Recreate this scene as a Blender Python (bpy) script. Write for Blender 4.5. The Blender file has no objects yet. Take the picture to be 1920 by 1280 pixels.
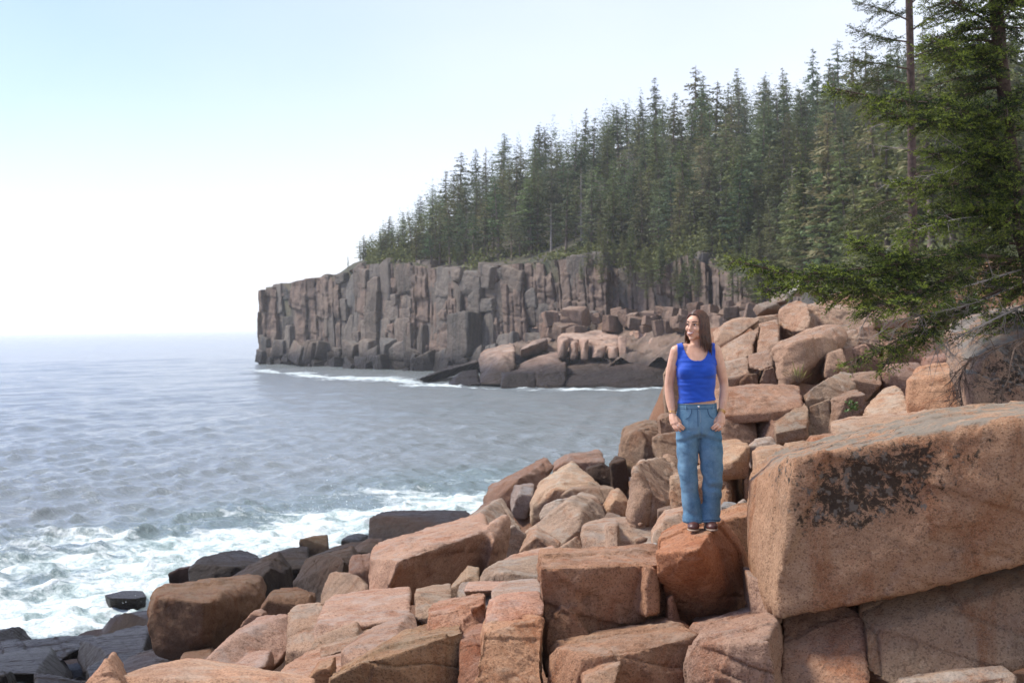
import bpy, bmesh, math, random
import numpy as np
from mathutils import Vector, Matrix

scene = bpy.context.scene
COL = scene.collection
R_ = math.radians

# ------------------------------------------------------------------ camera
F = 2667.0                       # focal length in photo pixels (50 mm on full frame)
CAM_Z = 8.0                      # eye height above the sea
ROLL = R_(0.842); PITCH = math.atan(28.5 / F)
fwd = Vector((0, math.cos(PITCH), -math.sin(PITCH)))
up0 = Vector((0, math.sin(PITCH), math.cos(PITCH)))
rt0 = Vector((1, 0, 0))
rt = rt0 * math.cos(ROLL) - up0 * math.sin(ROLL)
up = rt0 * math.sin(ROLL) + up0 * math.cos(ROLL)
cam_data = bpy.data.cameras.new('camera')
cam = bpy.data.objects.new('camera', cam_data); COL.objects.link(cam)
M = Matrix((rt, up, -fwd)).transposed().to_4x4(); M.translation = Vector((0, 0, CAM_Z))
cam.matrix_world = M
cam_data.lens = 50; cam_data.sensor_width = 36; cam_data.clip_start = 0.1; cam_data.clip_end = 60000
cam_data.dof.use_dof = True; cam_data.dof.focus_distance = 11.3; cam_data.dof.aperture_fstop = 5.0
scene.camera = cam

def P(px, py, d):
    """point on the ray of photo pixel (px,py) at depth y = d"""
    v = fwd + rt * ((px - 960) / F) + up * ((640 - py) / F)
    v = v * (d / v.y)
    return Vector((v.x, v.y, v.z + CAM_Z))
def W(px, py, z=0.0):
    """where the ray of a pixel meets the horizontal plane at height z"""
    v = fwd + rt * ((px - 960) / F) + up * ((640 - py) / F)
    v = v * ((z - CAM_Z) / v.z)
    return Vector((v.x, v.y, z))

# ------------------------------------------------------------------ sky, sun, exposure
SUN_EL, SUN_AZ = R_(50), R_(-76)           # azimuth from +Y towards +X (negative = left of the view)
sdir = Vector((math.sin(SUN_AZ) * math.cos(SUN_EL), math.cos(SUN_AZ) * math.cos(SUN_EL), math.sin(SUN_EL)))
world = bpy.data.worlds.new('World'); scene.world = world; world.use_nodes = True
wn = world.node_tree.nodes; wl = world.node_tree.links
bg = wn['Background']
sky = wn.new('ShaderNodeTexSky'); sky.sky_type = 'NISHITA'; sky.sun_disc = False
sky.sun_elevation = SUN_EL; sky.sun_rotation = math.atan2(sdir.x, sdir.y)
sky.air_density = 1.0; sky.dust_density = 0.25; sky.ozone_density = 1.5
tc = wn.new('ShaderNodeTexCoord')
mp = wn.new('ShaderNodeMapping'); mp.inputs['Scale'].default_value = (1.0, 1.0, 2.2)
nz = wn.new('ShaderNodeTexNoise'); nz.inputs['Scale'].default_value = 1.7; nz.inputs['Detail'].default_value = 5; nz.inputs['Roughness'].default_value = 0.45
wl.new(tc.outputs['Generated'], mp.inputs['Vector']); wl.new(mp.outputs['Vector'], nz.inputs['Vector'])
# thin high cloud: thickest towards the land on the right and along the horizon, with soft uneven edges
sx_n = wn.new('ShaderNodeSeparateXYZ'); wl.new(tc.outputs['Generated'], sx_n.inputs[0])
def wmath(op, a_, b_):
    nd = wn.new('ShaderNodeMath'); nd.operation = op; nd.use_clamp = False
    for i_, v_ in enumerate((a_, b_)):
        if isinstance(v_, (int, float)): nd.inputs[i_].default_value = v_
        else: wl.new(v_, nd.inputs[i_])
    return nd.outputs[0]
cov = wmath('ADD', wmath('MULTIPLY', sx_n.outputs['X'], 0.95), wmath('MULTIPLY', nz.outputs['Fac'], 0.75))
hz = wn.new('ShaderNodeMapRange'); hz.interpolation_type = 'SMOOTHSTEP'; wl.new(sx_n.outputs['Z'], hz.inputs['Value'])
for k_, v_ in zip(('From Min', 'From Max', 'To Min', 'To Max'), (0.02, 0.22, 0.45, 0.0)): hz.inputs[k_].default_value = v_
cov = wmath('ADD', wmath('ADD', cov, 0.12), hz.outputs['Result'])
cr = wn.new('ShaderNodeMapRange'); cr.inputs['From Min'].default_value = 0.35; cr.inputs['From Max'].default_value = 1.0
cr.inputs['To Min'].default_value = 0.12; cr.inputs['To Max'].default_value = 0.97
wl.new(cov, cr.inputs['Value'])
cmix = wn.new('ShaderNodeMix'); cmix.data_type = 'RGBA'; cmix.inputs['B'].default_value = (8.5, 8.75, 8.95, 1)
wl.new(cr.outputs['Result'], cmix.inputs['Factor']); gain = wn.new('ShaderNodeMix'); gain.data_type = 'RGBA'; gain.blend_type = 'MULTIPLY'; gain.inputs['Factor'].default_value = 1.0
gain.inputs['B'].default_value = (1.4, 1.36, 1.8, 1); wl.new(sky.outputs['Color'], gain.inputs['A']); wl.new(gain.outputs['Result'], cmix.inputs['A'])
wl.new(cmix.outputs['Result'], bg.inputs['Color'])
bg.inputs['Strength'].default_value = 0.082

sun_d = bpy.data.lights.new('sun', 'SUN'); sun_d.energy = 3.7; sun_d.angle = R_(15); sun_d.color = (1, 0.94, 0.85)
sun = bpy.data.objects.new('sun', sun_d); COL.objects.link(sun)
sun.rotation_euler = (-sdir).to_track_quat('-Z', 'Y').to_euler()

scene.view_settings.view_transform = 'Standard'; scene.view_settings.look = 'None'
scene.view_settings.gamma = 1; scene.view_settings.use_curve_mapping = False
scene.view_settings.exposure = 0.70
scene.cycles.max_bounces = 6; scene.cycles.diffuse_bounces = 3; scene.cycles.volume_bounces = 1

# ------------------------------------------------------------------ numpy noise
def _hash(ix, iy, iz, seed=0):
    h = (ix.astype(np.uint32) * np.uint32(374761393) + iy.astype(np.uint32) * np.uint32(668265263)
         + iz.astype(np.uint32) * np.uint32(2147483647) + np.uint32(seed * 1274126177 & 0xffffffff))
    h = (h ^ (h >> np.uint32(13))) * np.uint32(1274126177)
    h = (h ^ (h >> np.uint32(16))) * np.uint32(2246822519)
    return h ^ (h >> np.uint32(15))
def _rnd(ix, iy, iz, seed=0):
    return _hash(ix, iy, iz, seed).astype(np.float64) / 4294967295.0
def vnoise(p, seed=0):
    f = np.floor(p); i = f.astype(np.int64); t = p - f; t = t * t * t * (t * (t * 6 - 15) + 10)
    x, y, z = i[:, 0], i[:, 1], i[:, 2]; r = 0
    for dx in (0, 1):
        wx = t[:, 0] if dx else 1 - t[:, 0]
        for dy in (0, 1):
            wy = t[:, 1] if dy else 1 - t[:, 1]
            for dz in (0, 1):
                wz = t[:, 2] if dz else 1 - t[:, 2]
                r = r + wx * wy * wz * _rnd(x + dx, y + dy, z + dz, seed)
    return r * 2 - 1
def fbm(p, octv=4, seed=0, gain=0.5):
    s = 0; a = 1.0; q = p.copy()
    for k in range(octv):
        s = s + a * vnoise(q, seed + k); a *= gain; q = q * 2.03 + 7.31
    return s
def worley(p, seed=0):
    """F1, F2 and the random value and offset of the nearest cell"""
    f = np.floor(p).astype(np.int64); n = len(p)
    f1 = np.full(n, 9.0); f2 = np.full(n, 9.0); rid = np.zeros(n); off = np.zeros((n, 3))
    for dx in (-1, 0, 1):
        for dy in (-1, 0, 1):
            for dz in (-1, 0, 1):
                cx, cy, cz = f[:, 0] + dx, f[:, 1] + dy, f[:, 2] + dz
                h = _hash(cx, cy, cz, seed)
                q = np.stack([cx + (h & np.uint32(1023)) / 1023.0, cy + ((h >> np.uint32(10)) & np.uint32(1023)) / 1023.0,
                              cz + ((h >> np.uint32(20)) & np.uint32(1023)) / 1023.0], 1) - p
                dd = (q * q).sum(1)
                near = dd < f1
                f2 = np.where(near, f1, np.minimum(f2, dd)); f1 = np.where(near, dd, f1)
                rid = np.where(near, (h % np.uint32(9973)) / 9973.0, rid); off[near] = q[near]
    return np.sqrt(f1), np.sqrt(f2), rid, off
def sstep(a, b, x):
    t = np.clip((x - a) / (b - a), 0, 1); return t * t * (3 - 2 * t)

# ------------------------------------------------------------------ object helpers
def tag(o, label=None, cat=None, group=None, kind=None):
    if label: o['label'] = label
    if cat: o['category'] = cat
    if group: o['group'] = group
    if kind: o['kind'] = kind
    return o
def link(name, me, mat=None, parent=None):
    o = bpy.data.objects.new(name, me); COL.objects.link(o)
    if mat is not None and me is not None and not me.materials: me.materials.append(mat)
    if parent is not None: o.parent = parent
    return o
def empty(name, loc=(0, 0, 0), rz=0):
    o = bpy.data.objects.new(name, None); COL.objects.link(o); o.location = loc; o.rotation_euler = (0, 0, rz)
    o.empty_display_size = 0.2
    return o
def np_mesh(name, verts, faces, smooth=True):
    """mesh from numpy verts (n,3) and faces (m,k) of one size"""
    me = bpy.data.meshes.new(name)
    verts = np.asarray(verts, np.float32); faces = np.asarray(faces, np.int32)
    k = faces.shape[1]
    me.vertices.add(len(verts)); me.vertices.foreach_set('co', verts.ravel())
    me.loops.add(faces.size); me.loops.foreach_set('vertex_index', faces.ravel())
    me.polygons.add(len(faces)); me.polygons.foreach_set('loop_start', np.arange(0, faces.size, k, dtype=np.int32))
    try: me.polygons.foreach_set('loop_total', np.full(len(faces), k, np.int32))
    except Exception: pass
    me.update(calc_edges=True)
    if smooth: me.polygons.foreach_set('use_smooth', np.ones(len(faces), bool))
    me.update()
    return me
def get_co(me):
    a = np.empty(len(me.vertices) * 3, np.float32); me.vertices.foreach_get('co', a); return a.reshape(-1, 3).astype(np.float64)
def get_no(me):
    a = np.empty(len(me.vertices) * 3, np.float32); me.vertex_normals.foreach_get('vector', a); return a.reshape(-1, 3).astype(np.float64)
def set_co(me, co):
    me.vertices.foreach_set('co', co.astype(np.float32).ravel()); me.update()
def set_attr(me, name, val):
    a = me.attributes.new(name, 'FLOAT', 'POINT'); a.data.foreach_set('value', np.asarray(val, np.float32))
def tube(path, radii, sides=8, cap=True):
    """verts, quads of a tapered tube along a path of points"""
    path = np.asarray(path, float); n = len(path); radii = np.broadcast_to(np.asarray(radii, float), (n,))
    tg = np.gradient(path, axis=0); tg /= np.linalg.norm(tg, axis=1)[:, None] + 1e-9
    ref = np.array([0.0, 0, 1]) if abs(tg[0, 2]) < 0.9 else np.array([1.0, 0, 0])
    vs = []
    for i in range(n):
        a = np.cross(tg[i], ref); a /= np.linalg.norm(a) + 1e-9; b = np.cross(tg[i], a); ref = np.cross(a, tg[i])
        ang = np.arange(sides) * 2 * math.pi / sides
        vs.append(path[i] + radii[i] * (np.cos(ang)[:, None] * a + np.sin(ang)[:, None] * b))
    v = np.concatenate(vs); f = []
    for i in range(n - 1):
        for j in range(sides):
            k = (j + 1) % sides
            f.append((i * sides + j, i * sides + k, (i + 1) * sides + k, (i + 1) * sides + j))
    return v, np.array(f, int)
def join_vf(parts):
    vs, fs, o = [], [], 0
    for v, f in parts:
        vs.append(v); fs.append(np.asarray(f) + o); o += len(v)
    return np.concatenate(vs), np.concatenate(fs)

# ------------------------------------------------------------------ materials
class NT:
    """small helper to write node trees"""
    def __init__(s, name):
        s.mat = bpy.data.materials.new(name); s.mat.use_nodes = True
        s.t = s.mat.node_tree; s.b = s.t.nodes['Principled BSDF']; s.out = s.t.nodes['Material Output']
    def n(s, kind, **kw):
        nd = s.t.nodes.new('ShaderNode' + kind)
        for k, v in kw.items(): setattr(nd, k, v)
        return nd
    def l(s, a, b): s.t.links.new(a, b)
    def noise(s, vec, scale, detail=4, rough=0.55, dist=0.0):
        nd = s.n('TexNoise'); nd.inputs['Scale'].default_value = scale; nd.inputs['Detail'].default_value = detail
        nd.inputs['Roughness'].default_value = rough; nd.inputs['Distortion'].default_value = dist
        if vec is not None: s.l(vec, nd.inputs['Vector'])
        return nd.outputs['Fac']
    def voro(s, vec, scale, feature='F1'):
        nd = s.n('TexVoronoi', feature=feature); nd.inputs['Scale'].default_value = scale
        if vec is not None: s.l(vec, nd.inputs['Vector'])
        return nd
    def rng(s, v, a, b, c=0.0, d=1.0, smooth=True):
        nd = s.n('MapRange'); nd.interpolation_type = 'SMOOTHSTEP' if smooth else 'LINEAR'
        for k, x in zip(('From Min', 'From Max', 'To Min', 'To Max'), (a, b, c, d)): nd.inputs[k].default_value = x
        s.l(v, nd.inputs['Value']); return nd.outputs['Result']
    def mix(s, fac, a, b, mode='MIX'):
        nd = s.n('Mix', data_type='RGBA', blend_type=mode)
        for key, v in (('Factor', fac), ('A', a), ('B', b)):
            i = nd.inputs[key]
            if isinstance(v, (int, float)): i.default_value = v
            elif isinstance(v, tuple): i.default_value = (*v, 1) if len(v) == 3 else v
            else: s.l(v, i)
        return nd.outputs['Result']
    def math(s, op, a, b=None):
        nd = s.n('Math', operation=op)
        for i, v in enumerate((a, b)):
            if v is None: continue
            if isinstance(v, (int, float)): nd.inputs[i].default_value = v
            else: s.l(v, nd.inputs[i])
        return nd.outputs[0]
    def mapping(s, vec, scale, rot=(0, 0, 0)):
        nd = s.n('Mapping'); nd.inputs['Scale'].default_value = scale; nd.inputs['Rotation'].default_value = rot
        s.l(vec, nd.inputs['Vector']); return nd.outputs['Vector']
    def bump(s, h, strength, dist, normal=None):
        nd = s.n('Bump'); nd.inputs['Strength'].default_value = strength; nd.inputs['Distance'].default_value = dist
        s.l(h, nd.inputs['Height'])
        if normal is not None: s.l(normal, nd.inputs['Normal'])
        return nd.outputs['Normal']

def flat_mat(name, col, rough=0.6, var=0.12, scale=40, spec=0.3, metal=0.0, bump=0.0):
    m = NT(name); g = m.n('NewGeometry').outputs['Position']
    nz = m.noise(g, scale, 3)
    c = m.mix(m.rng(nz, 0.3, 0.7), tuple(x * (1 - var) for x in col), tuple(min(1, x * (1 + var)) for x in col))
    m.l(c, m.b.inputs['Base Color']); m.b.inputs['Roughness'].default_value = rough
    m.b.inputs['Specular IOR Level'].default_value = spec; m.b.inputs['Metallic'].default_value = metal
    if bump: m.l(m.bump(nz, bump, 0.01), m.b.inputs['Normal'])
    return m.mat

def granite(name, near=True, wet=(1.5, 3.5), lichen=0.0, sc=1.0):
    """pink granite; sc scales the pattern up for far rock"""
    m = NT(name); geo = m.n('NewGeometry'); pos = geo.outputs['Position']
    obi = m.n('ObjectInfo')
    nrm = m.n('SeparateXYZ'); m.l(geo.outputs['Normal'], nrm.inputs[0])
    sep = m.n('SeparateXYZ'); m.l(pos, sep.inputs[0])
    big = m.noise(pos, 0.55 / sc, 4, 0.6, 0.4)
    mid = m.noise(pos, 2.6 / sc, 5, 0.65, 0.3)
    pink = m.mix(m.rng(big, 0.35, 0.68), (0.395, 0.222, 0.138), (0.43, 0.292, 0.200))
    rnd = obi.outputs['Random']
    pink = m.mix(m.rng(rnd, 0.0, 1.0, 0.0, 0.35, False), pink, (0.34, 0.245, 0.18))
    # rusty stains that run down the faces
    st = m.noise(m.mapping(pos, (1.6 / sc, 1.6 / sc, 0.45 / sc)), 1.5, 5, 0.65, 0.6)
    col = m.mix(m.rng(st, 0.50, 0.66, 0, 0.85), pink, (0.26, 0.095, 0.036))
    # grey weathering film
    gw = m.noise(pos, 1.15 / sc, 6, 0.7, 0.2)
    col = m.mix(m.rng(gw, 0.47, 0.68, 0, 0.75), col, (0.165, 0.115, 0.085))
    bs = m.noise(pos, 1.7 / sc, 6, 0.72, 0.5)
    col = m.mix(m.rng(bs, 0.55, 0.72, 0, 0.55), col, (0.52, 0.36, 0.26))
    ds_ = m.noise(m.mapping(pos, (2.4 / sc, 2.4 / sc, 0.5 / sc)), 2.2, 5, 0.7, 0.3)
    col = m.mix(m.rng(ds_, 0.57, 0.70, 0, 0.6), col, (0.075, 0.058, 0.045))
    if near:
        v = m.voro(pos, 95); sp = m.noise(pos, 150, 2, 0.7)
        col = m.mix(m.rng(sp, 0.38, 0.66, 0, 0.40), col, (0.62, 0.45, 0.34))
        vr = m.n('SeparateColor'); m.l(v.outputs['Color'], vr.inputs[0])
        col = m.mix(m.rng(vr.outputs[0], 0.78, 0.86, 0, 0.55), col, (0.10, 0.065, 0.05))
        mott = m.noise(pos, 26, 4, 0.75)
        col = m.mix(m.rng(mott, 0.34, 0.68, 0.0, 0.35), m.mix(0.35, col, (0.16, 0.08, 0.045)), col)
        col = m.mix(m.rng(mott, 0.52, 0.75, 0, 0.22), col, (0.60, 0.47, 0.36))
    else:
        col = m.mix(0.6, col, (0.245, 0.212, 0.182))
        vs_ = m.noise(m.mapping(pos, (0.30, 0.30, 0.045)), 1.0, 6, 0.7, 0.4)
        col = m.mix(m.rng(vs_, 0.46, 0.66, 0, 0.8), col, (0.085, 0.078, 0.072))
        mott = m.noise(pos, 9 / sc, 4, 0.75)
        col = m.mix(m.rng(mott, 0.35, 0.7, 0.35, 0.0), col, (0.13, 0.085, 0.06))
    # pale crust of lichen on the flat tops
    tn = m.noise(pos, 3.2 / sc, 5, 0.7)
    topm = m.math('MULTIPLY', m.rng(nrm.outputs['Z'], 0.70, 0.95), m.rng(tn, 0.46, 0.62, 0, 0.45))
    col = m.mix(topm, col, (0.34, 0.30, 0.26))
    if lichen:
        la = m.noise(pos, 2.1, 5, 0.62, 0.2); lb = m.noise(pos, 19, 6, 0.78, 0.4)
        lm = m.math('ADD', m.math('MULTIPLY', la, 0.35), m.math('MULTIPLY', lb, 0.65))
        at = m.n('Attribute', attribute_name='lichen')
        lm = m.math('ADD', lm, m.math('MULTIPLY', at.outputs['Fac'], 0.22))
        lc = m.mix(m.rng(m.noise(pos, 17, 3), 0.52, 0.6), (0.032, 0.026, 0.021), (0.13, 0.125, 0.12))
        col = m.mix(m.rng(lm, 0.575, 0.635, 0, 0.92), col, lc)
        gt = m.noise(pos, 5, 5, 0.7)
        col = m.mix(m.math('MULTIPLY', m.rng(nrm.outputs['Z'], 0.55, 0.85), m.rng(gt, 0.42, 0.55, 0, 0.8)), col, (0.20, 0.195, 0.18))
    tint = m.mix(1.0, col, obi.outputs['Color'], 'MULTIPLY')
    # black algae of the tide zone and wet gloss
    wz = m.math('ADD', sep.outputs['Z'], m.math('MULTIPLY', m.math('SUBTRACT', m.noise(pos, 0.5 / min(sc, 3), 4), 0.5), -2.2))
    wm = m.rng(wz, wet[0], wet[1], 1.0, 0.0)
    col2 = m.mix(m.math('MULTIPLY', wm, 0.93), tint, (0.020, 0.017, 0.015))
    m.l(col2, m.b.inputs['Base Color'])
    m.l(m.rng(wm, 0.1, 0.9, 0.86, 0.34, False), m.b.inputs['Roughness'])
    m.l(m.rng(wm, 0.1, 0.9, 0.16, 0.05, False), m.b.inputs['Specular IOR Level'])
    # relief
    h1 = m.noise(pos, 7 / sc, 8, 0.68, 0.2)
    nb = m.bump(h1, 0.7, 0.09 * sc)
    if near:
        h2 = m.noise(pos, 60, 4, 0.7); nb = m.bump(h2, 0.7, 0.014, nb)
    m.l(nb, m.b.inputs['Normal'])
    return m.mat
MAT_ROCK = granite('granite')
MAT_LICHEN = granite('lichen_granite', lichen=1.0)
MAT_FAR = granite('far_granite', near=False, sc=9.0, wet=(1.6, 5.2))
MAT_SHORE = granite('shore_granite', wet=(1.6, 4.7))
# ================================================================== rocks of the near shore
# A rock is one or more convex bodies given by corner points (photo pixel, photo pixel, depth in metres);
# t is its thickness away from the camera, k how far the back follows the line of sight (0 = straight back).
PK = (1.0, 0.98, 0.97); TAN = (1.0, 1.08, 1.12); PALE = (1.25, 1.25, 1.22); DARK = (0.55, 0.52, 0.5); GREY = (0.72, 0.86, 0.98)
RED = (1.02, 0.82, 0.70); BLACK = (0.08, 0.085, 0.09); ORG = (1.06, 0.84, 0.62); ROSE = (1.18, 1.02, 0.98); BRN = (0.62, 0.55, 0.48)
ROCKS = []
def rock(d, pts, t=1.0, k=0.6, tint=PK, label=None, down=0.0, name='boulder', group=None, more=(), chips=4, rough=1.0,
         mat=None, parent=None, lichen=None, taper=0.9, sc=None):
    bodies = []
    for body in [pts] + list(more):
        bodies.append([(p[0], p[1], p[2] if len(p) > 2 else d) for p in body])
    ROCKS.append(dict(d=d, bodies=bodies, t=t, k=k, tint=tint, label=label, down=down, name=name, group=group, chips=chips,
                      rough=rough, mat=mat, parent=parent, lichen=lichen, taper=taper, sc=sc))
B = lambda d, pts, **kw: rock(d, pts, name='block', **kw)          # a joint block of the bedrock

# ---- big blocks at the right
rock(10, [(1482, 858, 9.75), (1560, 848, 9.75), (1690, 815, 9.55), (1790, 795, 9.45), (2140, 764, 9.05), (1455, 1133, 9.85), (1600, 1103, 9.75), (1720, 1080, 9.65), (2140, 1000, 9.25),
          (1400, 903, 11.0), (1408, 1085, 11.0), (1445, 857, 10.9), (1398, 1000, 10.9), (2140, 742, 11.0), (1800, 774, 11.4), (1620, 826, 11.3)],
     t=0.5, k=0.2, tint=(1.04, 0.97, 0.84), name='boulder', label='huge granite block with black lichen on its face, right of the woman', mat='lichen', lichen=[(1520, 900, .30), (1600, 875, .40), (1690, 860, .40), (1560, 930, .34), (1770, 835, .32), (1650, 910, .34), (1500, 960, .18)], chips=0, rough=0.75)
B(9.7, [(1300, 1207, 9.7), (1312, 1188, 9.9), (1370, 1166, 10.2), (1462, 1147, 10.2), (1464, 1340, 9.3), (1298, 1340, 9.5), (1290, 1250, 9.6), (1330, 1215, 9.45), (1440, 1200, 9.35)], t=1.2, tint=(0.92, 0.86, 0.84))
B(9.5, [(1468, 1147, 10.2), (1608, 1120, 10.1), (1622, 1190, 9.8), (1624, 1340, 9.4), (1466, 1340, 9.4)], t=1.2, tint=(1.0, 0.9, 0.84))
B(9.4, [(1612, 1119, 10.1), (2140, 1030, 9.6), (2140, 1180, 9.4), (1750, 1268, 9.55), (1680, 1282, 9.6), (1624, 1300, 9.6), (1622, 1190, 9.75)], t=1.2, tint=(0.82, 0.84, 0.78), chips=2, rough=0.7)
B(9.2, [(1690, 1282, 9.2), (1780, 1257, 9.4), (1880, 1248, 9.4), (1905, 1270, 9.2), (1905, 1350, 9.0), (1680, 1350, 9.0)], t=1.0, tint=TAN)
B(10.4, [(1403, 1072, 10.5), (1425, 1080, 10.4), (1458, 1128, 10.1), (1456, 1145, 10.1), (1412, 1148, 10.4)], t=0.8, tint=PK)
# the block she stands on
rock(10.8, [(1229, 1037, 10.75), (1309, 1029, 10.4), (1328, 1001, 10.9), (1352, 979, 11.5), (1283, 981, 11.7), (1240, 1004, 11.5), (1232, 1075, 10.8), (1245, 1113, 11.0), (1288, 1178, 11.5),
            (1346, 1123, 10.95), (1402, 1125, 11.4), (1400, 1040, 11.7), (1406, 1148, 11.5)], t=0.5, k=0.8, tint=(1.05, 0.78, 0.6), label='reddish split boulder under the feet of the woman', chips=1, rough=0.65)
B(12.0, [(1335, 988, 12), (1395, 957, 12.4), (1425, 958, 12.3), (1425, 1130, 11.8), (1350, 1130, 11.9)], t=1.0, tint=(0.95, 0.78, 0.62))
B(10.9, [(1250, 1120), (1262, 1115), (1277, 1165), (1272, 1185), (1252, 1180)], t=0.4, tint=ROSE)
# ---- stepped ledge in the foreground
B(10.9, [(1013, 1064, 10.9), (1160, 1058, 10.9), (1262, 1055, 11.0), (1262, 1185, 11.1), (1160, 1222, 11.05), (1022, 1252, 11.05), (1013, 1190, 11.0)], t=1.3, k=0.25, down=0.1, tint=(0.95, 0.80, 0.68), chips=3,
  more=[[(1160, 1061, 10.75), (1226, 1060, 10.8), (1240, 1130, 10.75), (1192, 1141, 10.7), (1152, 1138, 10.72)],
        [(1064, 1135, 10.9), (1120, 1200, 10.85), (1060, 1245, 10.8), (1018, 1250, 10.85), (1020, 1160, 10.9)]])
B(9.7, [(1030, 1240, 9.75), (1046, 1222, 9.9), (1110, 1217, 10.0), (1185, 1200, 10.1), (1262, 1180, 10.2), (1305, 1188, 10.1), (1300, 1345, 9.8), (1026, 1345, 9.7), (1190, 1222, 9.75)], t=1.2, tint=(0.92, 0.82, 0.72),
  more=[[(1094, 1275, 9.3), (1125, 1258, 9.4), (1168, 1241, 9.5), (1155, 1290, 9.25), (1140, 1345, 9.2), (1085, 1345, 9.2)]])
B(10.0, [(906, 1184, 10.1), (922, 1171, 10.25), (1014, 1162, 10.3), (1018, 1345, 9.6), (882, 1345, 9.6), (893, 1270, 9.8)], t=1.2, tint=(1.12, 0.98, 0.82), chips=3)
B(10.2, [(866, 1196, 10.4), (884, 1186, 10.5), (908, 1180, 10.5), (900, 1260, 10.0), (886, 1345, 9.7), (850, 1345, 9.7)], t=0.8, tint=(0.85, 0.66, 0.58))
B(10.6, [(908, 1167, 10.55), (914, 1128, 10.8), (940, 1117, 11.1), (1012, 1110, 11.2), (1020, 1135, 10.7), (1018, 1150, 10.6), (960, 1162, 10.5)], t=0.6, k=0.8, tint=ROSE, down=0.0)
B(11.0, [(803, 1148, 11.1), (830, 1140, 11.3), (885, 1133, 11.3), (912, 1126, 11.3), (908, 1180, 10.9), (803, 1215, 10.8)], t=1.0, tint=(1.08, 0.88, 0.78),
  more=[[(884, 1140, 11.0), (908, 1134, 11.05), (906, 1176, 10.8), (880, 1180, 10.85)]])
B(9.9, [(620, 1253, 9.9), (640, 1236, 10.1), (700, 1223, 10.2), (765, 1205, 10.3), (800, 1200, 10.3), (868, 1184, 10.4), (858, 1345, 10.1), (614, 1345, 10.0), (720, 1232, 9.95)], t=1.2, k=0.5, tint=(0.80, 0.74, 0.60))
B(10.3, [(573, 1275), (590, 1258), (622, 1246), (625, 1345), (560, 1345)], t=0.8, tint=(0.9, 0.75, 0.6))
B(12.0, [(474, 1262, 11.8), (498, 1242, 12.2), (540, 1226, 12.4), (620, 1213, 12.5), (690, 1198, 12.6), (700, 1235, 11.6), (600, 1275, 11.2), (470, 1290, 11.2)], t=1.2, tint=(1.05, 0.98, 0.92), chips=9)
B(11.7, [(640, 1222, 11.4), (668, 1204, 11.6), (690, 1190, 12.0), (770, 1163, 12.3), (808, 1165, 12.0), (806, 1212, 11.2), (660, 1240, 11.2)], t=1.0, tint=(0.9, 0.86, 0.84))
B(14.4, [(540, 1150, 14.6), (552, 1140, 14.9), (608, 1130, 15), (600, 1175, 14.2), (590, 1220, 13.7), (536, 1222, 13.9)], t=1.2, tint=(1.0, 0.9, 0.8))
B(13.8, [(606, 1130, 14.5), (690, 1118, 14.8), (772, 1113, 14.6), (768, 1160, 13.3), (672, 1180, 12.9), (590, 1172, 13.0), (588, 1215, 12.8)], t=1.2, tint=(1.12, 0.98, 0.92), chips=3)
B(13.0, [(592, 1196, 12.6), (640, 1178, 12.9), (668, 1168, 12.9), (674, 1180, 12.7), (650, 1215, 12.4), (575, 1225, 12.4)], t=0.8, tint=(0.92, 0.85, 0.76),
  more=[[(600, 1212, 12.3), (690, 1190, 12.5), (720, 1182, 12.6), (720, 1200, 12.2), (600, 1230, 12.0)]])
B(13.9, [(766, 1116, 13.9), (780, 1108, 14.4), (846, 1104, 14.4), (846, 1150, 13.5), (770, 1163, 13.4)], t=1.0, tint=(0.9, 0.82, 0.72))
B(13.6, [(848, 1112, 13.7), (862, 1104, 14.2), (924, 1104, 14.0), (934, 1140, 13.2), (850, 1155, 13.3)], t=1.0, tint=(0.82, 0.88, 0.92))
B(13.3, [(920, 1112, 13.4), (940, 1100, 13.8), (1015, 1096, 13.8), (1015, 1130, 13.0), (930, 1145, 13.0)], t=1.0, tint=PK)
B(14.0, [(872, 1098, 14.2), (960, 1094, 14.4), (975, 1104, 14.0), (870, 1108, 13.9)], t=0.6, tint=ROSE)
B(14.4, [(364, 1258, 13.8), (398, 1222, 14.1), (433, 1192, 14.6), (470, 1172, 14.9), (538, 1154, 15.2), (546, 1166, 15.0), (544, 1205, 14.2), (520, 1235, 13.6), (440, 1275, 13.2), (370, 1280, 13.2)], t=1.4, tint=(1.0, 0.86, 0.82), chips=9,
  more=[[(425, 1262, 13.0), (455, 1238, 13.3), (505, 1226, 13.3), (500, 1245, 13.0), (470, 1265, 12.9), (430, 1280, 12.9)]])
B(8.6, [(218, 1270, 8.6), (280, 1249, 8.9), (340, 1238, 9.1), (370, 1240, 9.1), (425, 1258, 9.0), (480, 1272, 8.8), (590, 1272, 8.8), (590, 1345, 8.3), (200, 1345, 8.3), (330, 1270, 8.45)], t=0.8, k=0.9, tint=(1.3, 1.18, 1.06), chips=1, rough=0.5)
B(8.4, [(146, 1300, 8.4), (198, 1238, 8.5), (228, 1280, 8.4), (240, 1345, 8.2), (120, 1345, 8.2)], t=0.5, tint=(1.2, 1.08, 0.98))
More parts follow.
